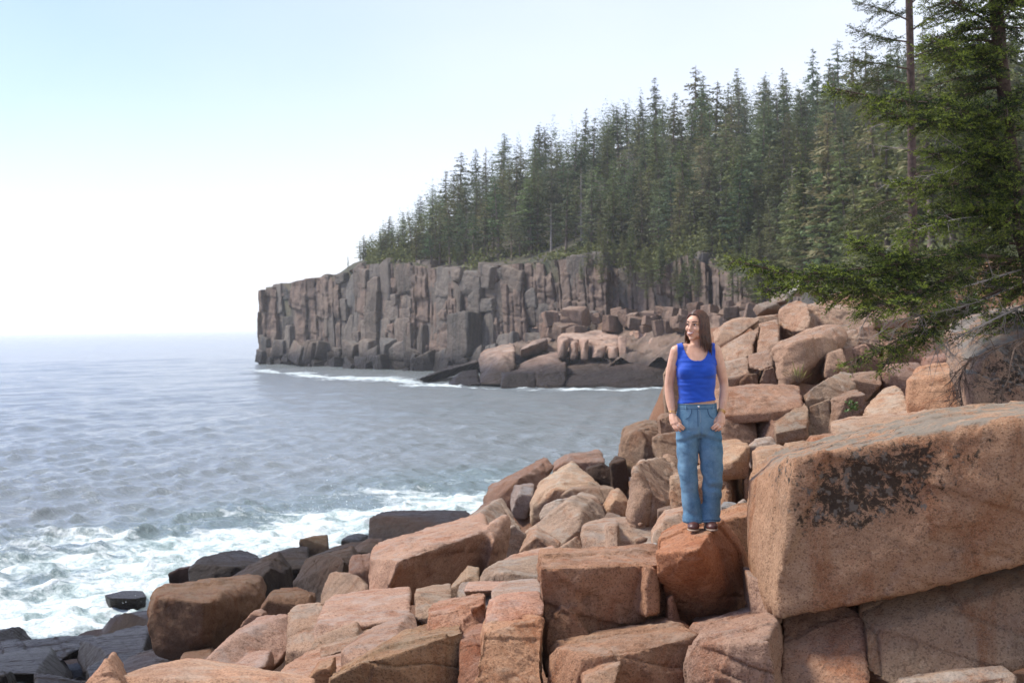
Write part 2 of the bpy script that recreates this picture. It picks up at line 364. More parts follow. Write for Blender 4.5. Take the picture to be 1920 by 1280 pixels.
# ---- loose boulders of the slope
rock(24, [(268, 1152, 24), (280, 1116, 24.2), (292, 1104, 24.4), (345, 1100, 24.6), (463, 1084, 25.2), (489, 1090, 25.3), (498, 1112, 25), (480, 1155, 24.6), (412, 1197, 24), (380, 1207, 23.8), (330, 1207, 23.8), (288, 1196, 23.9),
          (360, 1122, 23.5), (382, 1128, 23.3), (380, 1185, 23.4), (300, 1120, 23.7)], t=1.3, tint=(0.50, 0.40, 0.32), label='big dark brown boulder on the wet black ledge, nearest to the surf')
rock(33, [(352, 1058, 33), (380, 1046, 34), (420, 1038, 35), (440, 1036, 35.5), (478, 1044, 35), (505, 1056, 33.5), (480, 1085, 32.6), (420, 1098, 32.4), (354, 1096, 32.6), (440, 1060, 32.5)], t=1.2, tint=(0.16, 0.16, 0.17), label='flat topped black boulder by the foam, left of the dark pointed one')
rock(34.5, [(478, 1052, 34), (520, 1036, 34.5), (560, 1027, 35), (577, 1030, 35), (580, 1062, 33.6), (500, 1075, 33.4)], t=1.2, tint=(0.2, 0.19, 0.18), label='low black boulder just below the small cube of rock in the surf')
rock(31, [(425, 1088, 30.8), (470, 1060, 31), (505, 1042, 31.4), (520, 1040, 31.5), (545, 1068, 31), (552, 1105, 30.2), (500, 1120, 29.8), (440, 1105, 30.2), (500, 1062, 30.3)], t=1.3, tint=(0.22, 0.2, 0.19), label='dark pointed boulder behind the big dark brown boulder')
rock(35.5, [(316, 1075), (335, 1066), (356, 1062), (358, 1100), (320, 1098)], t=0.7, tint=(0.5, 0.36, 0.33), label='small reddish wet rock at the left edge of the black boulders')
rock(28, [(532, 1078, 28), (553, 1060, 28.6), (592, 1050, 28.8), (612, 1046, 28.8), (660, 1028, 29.6), (673, 1046, 29), (652, 1078, 28), (602, 1112, 27.4), (538, 1114, 27.4), (560, 1070, 27.4), (632, 1060, 27.6)], t=1.3, tint=(0.30, 0.27, 0.25), label='dark humped boulder above the low brown block')
rock(38, [(560, 1010), (568, 1005, 38.5), (614, 1004, 38.6), (617, 1030), (575, 1034), (560, 1024)], t=0.8, tint=(0.5, 0.46, 0.36), label='small cube of rock standing in the white surf')
rock(33.5, [(580, 1046), (620, 1032), (690, 1014, 35), (700, 1030), (690, 1055), (600, 1062)], t=1.5, tint=(0.22, 0.2, 0.19), label='dark wet rock between the surf cube and the pink slab')
rock(33, [(660, 1030), (690, 1010, 34), (718, 1012, 34), (712, 1040), (665, 1044)], t=0.8, tint=(0.34, 0.3, 0.28), label='dark rock at the left foot of the ledge with the water trickle')
rock(26, [(653, 1052), (660, 1045, 26.3), (694, 1040, 26.4), (700, 1085), (654, 1087)], t=0.8, tint=(0.62, 0.52, 0.5), label='square mauve rock touching the left end of the pink slab')
rock(22.3, [(592, 1112, 22.2), (604, 1085, 22.5), (622, 1078, 22.7), (670, 1080, 22.6), (690, 1095, 22.4), (690, 1122, 22), (596, 1130, 21.9), (612, 1095, 21.9)], t=0.9, tint=(0.82, 0.74, 0.66), label='blunt tan boulder left below the pink slab')
rock(22.6, [(478, 1125), (500, 1112, 23), (560, 1110, 23), (592, 1118, 22.8), (590, 1140), (500, 1160), (478, 1150)], t=0.9, tint=(0.46, 0.36, 0.28), label='low brown block right behind the big dark brown boulder')
rock(19, [(450, 1172), (470, 1150), (488, 1144, 19.3), (502, 1155), (495, 1175), (455, 1180)], t=0.6, tint=(0.85, 0.68, 0.6), label='small reddish stone wedged beside the big dark brown boulder')
rock(18, [(694, 1057, 17.4), (728, 1058, 17.1), (777, 1040, 17.4), (800, 1019, 17.8), (922, 990, 18.6), (690, 1113, 17.7), (728, 1107, 17.6), (840, 1100, 18.3), (906, 1068, 19.1), (936, 1052, 19.4),
          (694, 1038, 18.6), (702, 1019, 19.2), (775, 1001, 20.0), (862, 972, 21.2), (920, 958, 21.2), (940, 1010, 19)], t=0.5, k=1.0, tint=(1.06, 0.90, 0.82), chips=3, taper=0.85,
     more=[[(918, 985, 18.7), (920, 966, 19), (941, 958, 19.3), (954, 962, 19.3), (955, 1000, 19.0), (948, 1045, 18.8), (934, 1056, 18.7), (905, 1070, 18.5), (925, 1010, 18.4)]],
     label='large tilted pink slab with a flat bright top, midway down the slope')
rock(23, [(862, 978, 22.8), (880, 968, 23.2), (922, 942, 24.2), (974, 926, 24.5), (1009, 962, 23.4), (983, 1000, 22.3), (950, 1000, 22), (945, 955, 22.4)], t=1.0, k=0.9, tint=(0.9, 0.92, 0.9), label='wedge shaped boulder with a grey end face behind the pink slab')
rock(26, [(880, 968, 26), (905, 950, 26.5), (930, 940, 26.8), (950, 945), (930, 975), (880, 985)], t=0.8, tint=(0.6, 0.56, 0.55), label='low grey rock behind the wedge shaped boulder, at the water')
rock(33, [(907, 920, 33), (921, 908, 33.2), (970, 883, 33.6), (1027, 857, 34), (1041, 875, 33.6), (1010, 915, 32.6), (970, 935, 32.2), (928, 943, 32.2), (913, 940, 32.6), (975, 895, 32.4)], t=1.6, k=0.9, tint=(0.62, 0.52, 0.48), label='long brown boulder leaning up from the water')
rock(36, [(1036, 868), (1058, 856, 36.4), (1130, 847, 36.8), (1134, 868), (1120, 885), (1040, 892)], t=1.4, tint=(0.66, 0.58, 0.56), label='brown flat topped rock at the water behind the pale boulder')
rock(28, [(994, 940, 27.8), (1012, 908, 28.4), (1045, 885, 29), (1073, 866, 29.4), (1099, 870, 29.3), (1146, 895, 28.6), (1144, 916, 28), (1110, 915, 27.3), (1055, 920, 27.2), (1050, 940, 27.2), (1001, 952, 27.4), (1040, 915, 27.2)], t=1.2, k=0.9, tint=(1.15, 1.12, 1.0), label='pale cracked boulder at the top of the loose pile by the water')
rock(29.3, [(951, 925), (962, 911, 29.6), (1003, 908, 29.8), (1000, 930), (985, 942), (952, 935)], t=0.7, tint=(0.72, 0.8, 0.9), label='small smooth grey boulder under the long brown one')
rock(26.5, [(1050, 930), (1070, 917), (1130, 912, 27), (1155, 916, 27), (1140, 945), (1080, 950)], t=0.8, tint=(0.78, 0.72, 0.64), label='flat brown slab lying under the pale cracked boulder')
rock(23, [(984, 997, 22.6), (1030, 960, 23.4), (1094, 922, 24.2), (1119, 930, 24), (1135, 966, 23.3), (1130, 982, 22.9), (1087, 1002, 22.2), (1050, 1026, 21.8), (1064, 940, 22.9), (1090, 957, 22.5), (1088, 990, 22.1)], t=0.9, k=0.9, tint=(0.98, 0.96, 0.9), label='tilted boulder with a dark shaded notch in the middle of the pile')
rock(24.6, [(1008, 955), (1038, 940, 24.8), (1090, 928, 25.2), (1090, 960), (1020, 972)], t=0.7, tint=TAN, label='thin tan slab behind the tilted boulder')
rock(21, [(973, 1034, 20.8), (985, 997, 21.3), (1006, 990, 21.5), (1052, 1018, 21.0), (1042, 1036, 20.6), (1005, 1005, 20.7)], t=0.7, tint=(1.08, 1.02, 0.95), label='wedge of tan rock below the tilted boulder')
rock(21.5, [(950, 995), (965, 985), (985, 1003), (975, 1030), (950, 1028)], t=0.6, tint=TAN, label='narrow tan stone right behind the end of the pink slab')
rock(19.6, [(1043, 1034, 19.4), (1085, 1010, 19.9), (1107, 1038, 19.5), (1098, 1048, 19.2), (1056, 1050, 19.2)], t=0.7, tint=(0.95, 0.82, 0.7), label='small brown tent shaped rock under the tilted boulder')
rock(18.3, [(1087, 1002, 18.2), (1092, 988, 18.4), (1134, 978, 18.9), (1182, 976, 19), (1250, 978, 19), (1252, 1025, 18), (1195, 1036, 17.8), (1134, 1050, 17.6), (1104, 1040, 17.9)], t=1.2, tint=(0.98, 0.94, 0.88), chips=3,
     more=[[(1138, 985, 18.0), (1160, 984, 18), (1162, 1040, 17.55), (1140, 1045, 17.5)]], label='wide block with upright cracks left of the woman\'s feet')
rock(24, [(1128, 953, 23.9), (1146, 922, 24.2), (1162, 917, 24.4), (1182, 940, 24.1), (1179, 960, 23.8), (1160, 967, 23.6), (1134, 960, 23.7), (1152, 945, 23.5)], t=0.7, tint=(1.1, 0.95, 0.78), label='rounded orange tan boulder beside the tall upright block')
rock(22.4, [(1132, 975), (1140, 962), (1165, 968), (1172, 985), (1140, 988)], t=0.5, tint=DARK, label='little dark stone below the rounded orange tan boulder')
rock(19.2, [(1191, 876, 19.1), (1203, 867, 19.5), (1241, 857, 19.4), (1275, 856, 20.1), (1276, 940, 19.9), (1262, 955, 19.6), (1244, 955, 18.8), (1188, 972, 18.6), (1178, 966, 18.8), (1244, 862, 19.0)], t=0.8, k=0.8, tint=(0.98, 0.92, 0.84), chips=3, label='tall upright block standing left of the woman\'s legs')
rock(18, [(1232, 958), (1262, 950), (1275, 975), (1235, 985)], t=0.5, tint=DARK, label='small dark stone under the tall upright block')
rock(17.4, [(1258, 897, 17.4), (1278, 880, 17.9), (1330, 868, 18), (1336, 946, 17.2), (1262, 958, 17.1)], t=0.9, tint=(1.02, 0.94, 0.82), label='tan block directly behind the woman\'s knees')
rock(30, [(1160, 862, 30), (1166, 812, 30.2), (1171, 801, 30.6), (1215, 790, 31), (1237, 790, 31), (1242, 815, 30.4), (1232, 846, 29.7), (1173, 855, 29.5), (1180, 815, 29.6)], t=1.4, tint=(0.66, 0.6, 0.52), label='squarish brown boulder at the water, upper one of a cracked pair')
rock(29.7, [(1172, 856, 29.5), (1232, 846, 29.7), (1240, 870, 29.3), (1225, 905, 28.6), (1195, 905, 28.8)], t=1.2, tint=(0.6, 0.5, 0.46), label='lower brown boulder of the cracked pair at the water')
rock(28.3, [(1223, 822, 28.3), (1235, 815, 28.6), (1280, 806, 28.8), (1282, 862, 28), (1238, 862, 28)], t=1.0, tint=(0.7, 0.64, 0.56), label='brown block between the cracked pair and the woman\'s hip')
rock(29, [(1234, 785), (1243, 778, 29.3), (1290, 770, 29.5), (1290, 815), (1243, 818)], t=1.0, tint=(0.68, 0.6, 0.53), label='brown block behind the woman\'s right hand')
rock(29, [(1143, 870), (1158, 858, 29.4), (1172, 862), (1180, 898), (1150, 905)], t=0.8, tint=(0.34, 0.3, 0.27), label='dark boulder in the gap left of the cracked pair')
rock(30.5, [(1098, 880), (1130, 870), (1150, 880), (1152, 912), (1110, 905)], t=1.0, tint=(0.3, 0.27, 0.25), label='dark rock behind the pale cracked boulder')
rock(17, [(1350, 833, 17.4), (1402, 831, 17.6), (1406, 838, 16.9), (1403, 864, 16.7), (1374, 866, 16.6), (1350, 870, 16.7)], t=0.9, k=0.3, tint=(1.12, 1.0, 0.82), chips=3, label='flat tan slab just right of the woman\'s thighs')
rock(17.3, [(1340, 868, 17.3), (1366, 866, 17), (1396, 866, 17.6), (1394, 925, 17.4), (1368, 930, 16.8), (1340, 930, 17)], t=0.7, tint=(0.92, 0.74, 0.56), chips=3, label='brown upright block under the flat tan slab')
rock(13.6, [(1352, 950), (1360, 943, 13.7), (1382, 944, 13.7), (1388, 952), (1372, 959), (1355, 958)], t=0.25, tint=GREY, label='small grey cobble right of the woman\'s ankles')
rock(14.2, [(1385, 945), (1398, 938), (1415, 950), (1410, 962), (1388, 962)], t=0.25, tint=TAN, label='tan cobble beside the small grey cobble')
rock(14.0, [(1222, 1000, 14.2), (1250, 963, 14.9), (1290, 955, 15), (1345, 958, 14.8), (1345, 1000, 13.8), (1290, 1010, 13.4), (1225, 1022, 13.3)], t=0.8, tint=(1.12, 0.98, 0.86), label='flat pink slab behind the woman\'s shoes')
B(13.6, [(1340, 972), (1352, 962, 14.2), (1420, 955, 14.4), (1425, 990, 13.2), (1345, 1000, 13.2)], t=0.8, tint=(1.05, 0.92, 0.8))
rock(13.2, [(1160, 1043, 13), (1190, 1030, 13.6), (1232, 1019, 13.8), (1240, 1040, 13), (1200, 1052, 12.7)], t=0.6, tint=TAN, label='low tan slab left of the reddish split boulder')
rock(15.6, [(898, 1092, 15.4), (906, 1068, 15.6), (932, 1053, 16), (1026, 1041, 16.3), (1054, 1056, 15.9), (1050, 1085, 15.2), (960, 1105, 15), (940, 1072, 15.1)], t=0.9, k=0.9, tint=(0.9, 0.88, 0.82), label='grey brown boulder with a domed top in front of the pink slab')
rock(15.9, [(843, 1103, 15.8), (875, 1067, 16.2), (905, 1070, 16), (905, 1098, 15.6), (880, 1080, 15.7)], t=0.6, tint=(0.88, 0.84, 0.72), label='small pointed stone left of the domed grey brown boulder')
rock(17.6, [(934, 1056, 17.4), (960, 1040, 17.8), (1040, 1024, 18.2), (1048, 1050, 17.4), (950, 1066, 17.1)], t=0.8, tint=(1.08, 0.9, 0.8), label='flat pink rock between the pink slab and the wide cracked block')
rock(14.2, [(1053, 1064, 14), (1070, 1046, 14.3), (1110, 1040, 14.6), (1138, 1052, 14.3), (1140, 1068, 13.8)], t=0.5, tint=(0.98, 0.95, 0.88), label='half buried tan boulder just behind the stepped ledge')
# ---- wet ledge at the sea
B(30, [(-40, 1172, 36), (60, 1167, 36.5), (150, 1172, 35.5), (205, 1182, 34), (250, 1200, 31), (200, 1232, 29), (60, 1225, 30), (-40, 1260, 28.5)], t=1.5, tint=BLACK, chips=9)
B(28, [(120, 1212, 29), (200, 1192, 30.5), (275, 1180, 31), (292, 1214, 28), (280, 1250, 26.5), (150, 1262, 26.5)], t=1.5, tint=(0.2, 0.13, 0.12), chips=9)
B(27, [(-40, 1240, 28), (80, 1222, 29), (170, 1235, 28), (160, 1262, 26.5), (30, 1262, 26.5), (-40, 1262, 26.5)], t=1.5, tint=BLACK, chips=9)
B(25, [(215, 1258, 24.5), (240, 1235, 25.5), (320, 1215, 26), (385, 1207, 26), (380, 1250, 23), (350, 1285, 22), (220, 1285, 23)], t=1.5, tint=(0.34, 0.25, 0.2), chips=9)
B(22, [(290, 1255), (330, 1230, 23), (395, 1215, 23.5), (400, 1260, 21.5), (300, 1290, 21)], t=1.2, tint=(0.6, 0.48, 0.4), chips=8)
B(24, [(-40, 1268), (10, 1264), (22, 1290), (-40, 1300)], t=1.0, tint=BLACK)
B(24.5, [(40, 1262, 24.5), (120, 1252, 25.5), (215, 1256, 25.5), (230, 1300, 23), (40, 1300, 23)], t=1.2, tint=(0.22, 0.17, 0.15), chips=8)
B(26, [(160, 1250, 26), (200, 1228, 27), (262, 1222, 27), (270, 1262, 25), (170, 1272, 25)], t=1.2, tint=BLACK, chips=8)
B(32, [(-40, 1186, 33), (30, 1180, 34), (80, 1192, 33), (60, 1225, 30), (-40, 1230, 30)], t=1.0, tint=BLACK, chips=8)
B(33, [(205, 1188, 33), (250, 1178, 34), (285, 1182, 34), (285, 1200, 32), (220, 1205, 32)], t=1.0, tint=(0.2, 0.15, 0.15), chips=6)
B(20, [(355, 1262, 20), (375, 1240, 20.5), (400, 1235, 20.5), (410, 1290, 19), (350, 1295, 19)], t=0.8, tint=(0.6, 0.45, 0.38), chips=6)
B(40, [(687, 973, 40), (700, 967, 41.5), (748, 964, 42), (830, 962, 42), (885, 964, 42), (880, 990, 40), (760, 1016, 39), (690, 1018, 39)], t=2, k=0.5, tint=(0.24, 0.2, 0.19), chips=4)
B(43, [(640, 1012), (665, 1006, 44), (692, 1010, 44), (690, 1030), (640, 1030)], t=2, tint=BLACK)
B(40.5, [(196, 1115, 41.2), (232, 1107, 42), (268, 1108, 42), (275, 1118, 40.8), (255, 1122, 40.3), (205, 1121, 40.5)], t=0.6, k=0.9, tint=(0.34, 0.26, 0.22), chips=0)
B(38.5, [(205, 1158, 37), (250, 1150, 38.5), (300, 1146, 38.5), (300, 1168, 36), (220, 1164, 36)], t=1.0, tint=(0.4, 0.32, 0.25))
B(40, [(296, 1104), (320, 1096), (360, 1092), (360, 1112), (300, 1116)], t=1.0, tint=(0.5, 0.38, 0.34))
# ---- jointed wall in the middle distance
Wl = lambda d, pts, **kw: rock(d, pts, name='block', **{**dict(t=1.0, k=0.6, tint=(1.0, 0.92, 0.84), chips=3, down=0.15), **kw})
Wl(29.5, [(1335, 622, 29.3), (1365, 605, 29.8), (1382, 598, 30), (1402, 595, 30.2), (1428, 598, 30), (1386, 628, 29.2), (1345, 650, 29)], rough=0.7)
Wl(28.3, [(1346, 652, 28.4), (1386, 621, 28.8), (1426, 611, 29), (1416, 645, 28), (1362, 670, 27.9)], rough=0.7)
Wl(28.0, [(1360, 670, 27.9), (1411, 642, 28.2), (1413, 664, 27.8), (1364, 679, 27.6)])
Wl(28.4, [(1423, 637, 28.2), (1428, 607, 28.6), (1459, 599, 28.8), (1462, 630, 28)], rough=0.7)
Wl(28.0, [(1420, 661, 27.8), (1422, 638, 28), (1460, 630, 28), (1462, 650, 27.6)])
Wl(30.2, [(1395, 604), (1425, 594, 30.6), (1468, 588, 30.8), (1468, 612), (1430, 615)], rough=0.7)
Wl(29.2, [(1465, 582, 29.2), (1480, 572, 29.5), (1500, 565, 29.6), (1516, 572, 29), (1520, 600, 28.4), (1512, 628, 28.2), (1466, 640, 28.4)])
Wl(29.4, [(1512, 570, 29.5), (1545, 567, 29.7), (1610, 577, 29.6), (1640, 585, 29.4), (1640, 610, 28.6), (1560, 622, 28.4), (1515, 630, 28.4), (1530, 590, 28.8)])
Wl(26.7, [(1352, 682, 26.8), (1402, 669, 26.9), (1404, 702, 26.3), (1352, 716, 26.2)], tint=(0.92, 0.88, 0.82))
Wl(26.6, [(1406, 667, 26.8), (1447, 655, 26.9), (1449, 686, 26.3), (1406, 702, 26.2)], tint=(0.86, 0.78, 0.72))
Wl(26.2, [(1388, 714), (1402, 703), (1420, 702), (1421, 724), (1388, 726)], tint=BRN)
Wl(26.2, [(1425, 716), (1432, 694), (1450, 688), (1462, 722), (1426, 724)], tint=(0.8, 0.74, 0.68))
Wl(26.4, [(1446, 660), (1455, 650), (1466, 690), (1472, 724), (1450, 722)], tint=(0.8, 0.76, 0.7))
Wl(25.4, [(1452, 657, 25.2), (1463, 645, 25.6), (1489, 631, 26), (1530, 620, 26.4), (1552, 610, 26.6), (1576, 609, 26.6), (1590, 632, 26.2), (1548, 664, 25.2), (1533, 690, 24.9), (1496, 696, 24.6), (1472, 711, 24.6), (1463, 687, 24.8), (1515, 645, 24.8)],
   tint=(0.98, 0.88, 0.8), rough=0.8, down=0)
Wl(26.8, [(1545, 650), (1575, 620, 27.2), (1606, 612, 27.4), (1610, 660), (1580, 672)], tint=(0.96, 0.9, 0.84))
Wl(27.0, [(1608, 640), (1612, 612, 27.3), (1648, 602, 27.6), (1652, 650), (1612, 664)], tint=(0.86, 0.8, 0.76))
Wl(27.1, [(1652, 645), (1655, 604, 27.5), (1690, 598, 27.7), (1694, 650), (1656, 655)], tint=(0.92, 0.84, 0.78))
Wl(27.6, [(1690, 640), (1694, 600, 28), (1745, 592, 28.2), (1750, 645)], tint=(0.78, 0.7, 0.66))
Wl(27.0, [(1640, 600), (1645, 582, 27.6), (1700, 576, 27.8), (1706, 602)], tint=(0.8, 0.7, 0.66))
Wl(24.6, [(1548, 692), (1552, 664, 24.8), (1582, 654, 25), (1590, 690)], tint=(0.84, 0.76, 0.7))
Wl(25.8, [(1533, 700), (1540, 668), (1556, 656, 26), (1600, 650, 26), (1602, 702)], tint=(0.92, 0.8, 0.74))
Wl(25.9, [(1590, 690), (1600, 652), (1650, 640, 26.2), (1665, 690), (1620, 700)], tint=(0.92, 0.8, 0.76))
Wl(25.8, [(1500, 715), (1512, 692), (1536, 690), (1540, 716)], tint=BRN)
Wl(25.6, [(1660, 690), (1664, 645), (1720, 632, 26), (1760, 640, 26), (1760, 690)], tint=(0.78, 0.66, 0.62))
Wl(22.3, [(1340, 732, 22.4), (1400, 723, 22.8), (1500, 724, 22.9), (1505, 762, 22), (1450, 772, 21.8), (1340, 780, 21.8)], tint=(0.95, 0.78, 0.68), chips=4)
Wl(21.8, [(1345, 784, 21.8), (1417, 780, 22), (1421, 822, 21.4), (1345, 836, 21.3)], tint=(0.72, 0.6, 0.54))
Wl(21.6, [(1418, 802, 21.6), (1420, 784, 21.8), (1456, 777, 22), (1458, 812, 21.3), (1428, 820, 21.3)], tint=(0.7, 0.56, 0.5))
Wl(21.5, [(1452, 790, 21.6), (1458, 766, 21.9), (1510, 754, 22.1), (1517, 762, 21.9), (1513, 802, 21.2), (1456, 814, 21.1)], tint=(0.8, 0.76, 0.68))
Wl(21.2, [(1452, 815), (1512, 803), (1517, 832), (1455, 838)], tint=(0.74, 0.68, 0.6))
Wl(23.2, [(1501, 732, 23), (1505, 715, 23.3), (1521, 700, 23.7), (1547, 694, 23.9), (1600, 700, 24), (1606, 722, 23.2), (1580, 743, 22.6), (1510, 753, 22.4), (1530, 712, 22.8)], tint=(0.84, 0.82, 0.76), down=0)
Wl(23.4, [(1596, 712), (1610, 702, 23.8), (1648, 696, 24), (1653, 720), (1622, 738), (1600, 732)], tint=(0.78, 0.7, 0.64))
Wl(22.0, [(1515, 824), (1517, 762, 22.2), (1557, 746, 22.4), (1562, 816), (1520, 826)], tint=(0.76, 0.78, 0.74))
Wl(22.0, [(1556, 800), (1558, 750), (1610, 733, 22.4), (1624, 741), (1624, 768), (1576, 788)], tint=(0.74, 0.7, 0.66))
Wl(23.6, [(1655, 702), (1670, 686, 23.9), (1722, 680, 24.2), (1740, 690, 24), (1702, 712), (1700, 730), (1658, 732)], tint=(0.72, 0.62, 0.6))
Wl(24, [(1735, 690), (1740, 672), (1790, 662), (1795, 690)], tint=(0.74, 0.6, 0.58))
rock(20.2, [(1625, 741, 20), (1690, 725, 20.5), (1702, 730, 20.3), (1704, 766, 19.8), (1640, 779, 19.6), (1627, 770, 19.8)], t=0.9, tint=(1.2, 1.12, 0.98), chips=6, label='cream coloured block on the long slab, left of the grey topped one')
rock(19.7, [(1699, 714, 19.6), (1711, 706, 19.7), (1792, 704, 19.4), (1798, 770, 19.1), (1702, 767, 19.3), (1726, 690, 20.5), (1756, 684, 20.8), (1785, 684, 20.7)], t=0.8, k=0.9, tint=(1.1, 0.86, 0.68), chips=4, label='orange brown block with a grey top beside the huge shaded boulder')
rock(17.7, [(1558, 797, 17.6), (1600, 786, 18.2), (1770, 770, 18.6), (1783, 792, 17.9), (1745, 832, 17), (1600, 856, 16.6), (1562, 838, 17)], t=1.2, k=0.7, tint=(1.12, 1.0, 0.88), chips=5, label='long tan slab behind the lichen covered block')
rock(15.2, [(1770, 642, 15.6), (1776, 631, 15.9), (1850, 598, 16.3), (1930, 583, 16.4), (2060, 590, 16), (2060, 800, 14.6), (1810, 800, 14.6), (1788, 745, 14.9), (1850, 660, 14.8)], t=1.2, k=0.5, tint=(0.84, 0.8, 0.76), chips=6, mat='lichen', lichen=[(1880, 690, .5), (1840, 720, .4)], label='huge shaded boulder under the spruce at the right edge')
B(15.9, [(1417, 850, 15.9), (1432, 842, 16.2), (1476, 838, 16.2), (1478, 872, 15.6), (1420, 880, 15.6)], t=0.9, tint=(1.1, 0.96, 0.8))
B(16.1, [(1474, 846), (1480, 834, 16.3), (1520, 829, 16.4), (1520, 862), (1475, 870)], t=0.9, tint=(1.0, 0.86, 0.7))
rock(16.2, [(1517, 832), (1524, 820, 16.4), (1570, 814, 16.5), (1586, 838, 16), (1570, 856), (1520, 862)], t=0.7, tint=(1.05, 0.76, 0.58), label='rusty brown block at the end of the low tan ledge')
rock(18.2, [(1403, 838), (1420, 824, 18.4), (1448, 819, 18.5), (1458, 832), (1452, 842), (1410, 848)], t=0.5, tint=TAN, label='small tan stone on top of the low tan ledge')
B(16.6, [(1395, 900), (1420, 876), (1470, 870), (1470, 920), (1400, 930)], t=0.8, tint=(0.8, 0.66, 0.52))
B(30, [(1243, 690), (1252, 682), (1320, 676), (1330, 800), (1262, 800), (1246, 725)], t=1.5, down=1.0, tint=(1.0, 0.95, 0.85))
# ---- grey boulders beyond the wall
for i, (px, py, w, h, tn, lab) in enumerate([(1495, 545, 16, 12, (0.9, 1.15, 1.3), 'pale grey boulder beyond the jointed wall, left of the smooth upright one'),
        (1495, 533, 11, 15, (1.2, 1.5, 1.65), 'smooth upright pale grey boulder under the low spruce limb'),
        (1530, 545, 20, 12, (0.75, 0.9, 1.0), 'wide grey boulder beyond the jointed wall'),
        (1560, 562, 24, 13, (0.75, 0.85, 0.9), 'grey boulder beyond the jointed wall, nearest to its peak'),
        (1462, 562, 22, 13, (0.7, 0.8, 0.85), 'low grey boulder where the jointed wall dips'),
        (1440, 580, 30, 15, (0.62, 0.66, 0.68), 'dull grey boulder right behind the jointed wall')]):
    a = np.linspace(0, 2 * math.pi, 8, endpoint=False); rg = random.Random(i)
    rock(60 - i, [(px + w * math.cos(q) * rg.uniform(.8, 1.1), py + h * math.sin(q) * rg.uniform(.8, 1.1), 60 - i + rg.uniform(-.3, .5)) for q in a] + [(px, py - 3, 59.2 - i)],
         t=1.0, tint=tn, label=lab, rough=0.5)
# ---- low platform under the cliff on the far side of the cove
Fr = lambda d, pts, **kw: rock(d, pts, name='block', **{**dict(t=14, k=0.4, tint=(0.95, 0.88, 0.84), chips=3, mat='far', parent='far', sc=9.0, rough=1.1), **kw})
D1 = 196
Fr(D1, [(780, 712, 206), (830, 694, 215), (895, 676, 222), (905, 690, 212), (900, 712, 200), (850, 724, 195), (790, 722, 200)], tint=(0.75, 0.78, 0.8))
Fr(D1, [(840, 718, 195), (860, 700, 198), (895, 696, 200), (900, 722, 192), (845, 728, 190)], tint=(0.4, 0.38, 0.36))
Fr(D1, [(896, 672, 205), (905, 660, 212), (960, 645, 216), (968, 656, 205), (965, 690, 196), (950, 722, 190), (900, 722, 192), (940, 664, 200)])
Fr(D1, [(958, 640, 218), (965, 617, 222), (1030, 613, 226), (1052, 618, 224), (1050, 640, 212), (962, 660, 208)], tint=(1.1, 0.98, 0.92))
Fr(D1, [(975, 655, 206), (1005, 640, 210), (1025, 635, 211), (1030, 655, 203), (975, 672, 202)], tint=(0.75, 0.72, 0.72))
Fr(D1, [(940, 705, 192), (960, 695, 197), (1010, 670, 204), (1045, 660, 206), (1075, 678, 200), (1060, 690, 192), (1005, 702, 189), (945, 722, 186), (940, 727, 186)], tint=(1.1, 0.98, 0.92))
Fr(D1, [(940, 700, 187), (1005, 698, 187), (1005, 728, 184), (940, 730, 184)], tint=(0.5, 0.46, 0.44))
Fr(D1, [(1006, 698, 187), (1060, 680, 190), (1062, 715, 184), (1050, 728, 182), (1008, 730, 182)], tint=(0.62, 0.55, 0.52))
Fr(D1, [(1046, 632, 208), (1052, 628, 212), (1150, 622, 216), (1162, 632, 208), (1160, 650, 201), (1150, 672, 196), (1048, 674, 196)], tint=(1.05, 0.94, 0.88))
for i, (x0, x1, y0, y1) in enumerate([(1046, 1066, 634, 672), (1068, 1086, 640, 674), (1088, 1104, 636, 676), (1108, 1136, 648, 672), (1140, 1160, 648, 672), (1160, 1176, 630, 674)]):
    Fr(200, [(x0, y0 + 2, 198), (x1, y0, 198), (x1 - 2, y1, 194.5), (x0 + 1, y1, 194.5), ((x0 + x1) / 2, y0 + 6, 195.5)], t=6, tint=(1.0, 0.9, 0.85))
Fr(200, [(1176, 630, 199), (1180, 622, 204), (1212, 620, 204), (1216, 630, 198), (1212, 662, 194), (1180, 670, 194)], tint=(0.98, 0.86, 0.8))
Fr(200, [(1216, 632, 198), (1220, 622, 204), (1255, 618, 204), (1262, 630, 197), (1258, 665, 193), (1220, 668, 193)], tint=(0.95, 0.84, 0.78))
Fr(200, [(1258, 632, 196), (1262, 618, 200), (1330, 610, 200), (1332, 660, 190), (1260, 665, 191)], tint=(0.9, 0.82, 0.78))
Fr(190, [(1060, 690, 192), (1090, 678, 197), (1140, 672, 199), (1150, 682, 194), (1140, 700, 188), (1065, 705, 187)], tint=(0.95, 0.88, 0.84))
Fr(186, [(1050, 712, 186), (1110, 698, 190), (1170, 684, 192), (1225, 680, 192), (1262, 668, 192), (1290, 665, 190), (1290, 725, 180), (1150, 732, 180), (1050, 726, 183)], tint=(0.7, 0.62, 0.58), chips=8)
Fr(190, [(1148, 690, 192), (1160, 678, 196), (1225, 674, 197), (1222, 694, 189), (1150, 700, 188)], tint=(1.0, 0.9, 0.86))
Fr(196, [(555, 706, 262), (590, 698, 270), (640, 698, 272), (672, 706, 264), (665, 713, 252), (600, 716, 250), (565, 712, 252)], t=6, tint=BLACK)
Fr(330, [(462, 688, 330), (478, 684, 335), (500, 684, 335), (500, 690, 322), (470, 691, 320)], t=8, tint=BLACK)

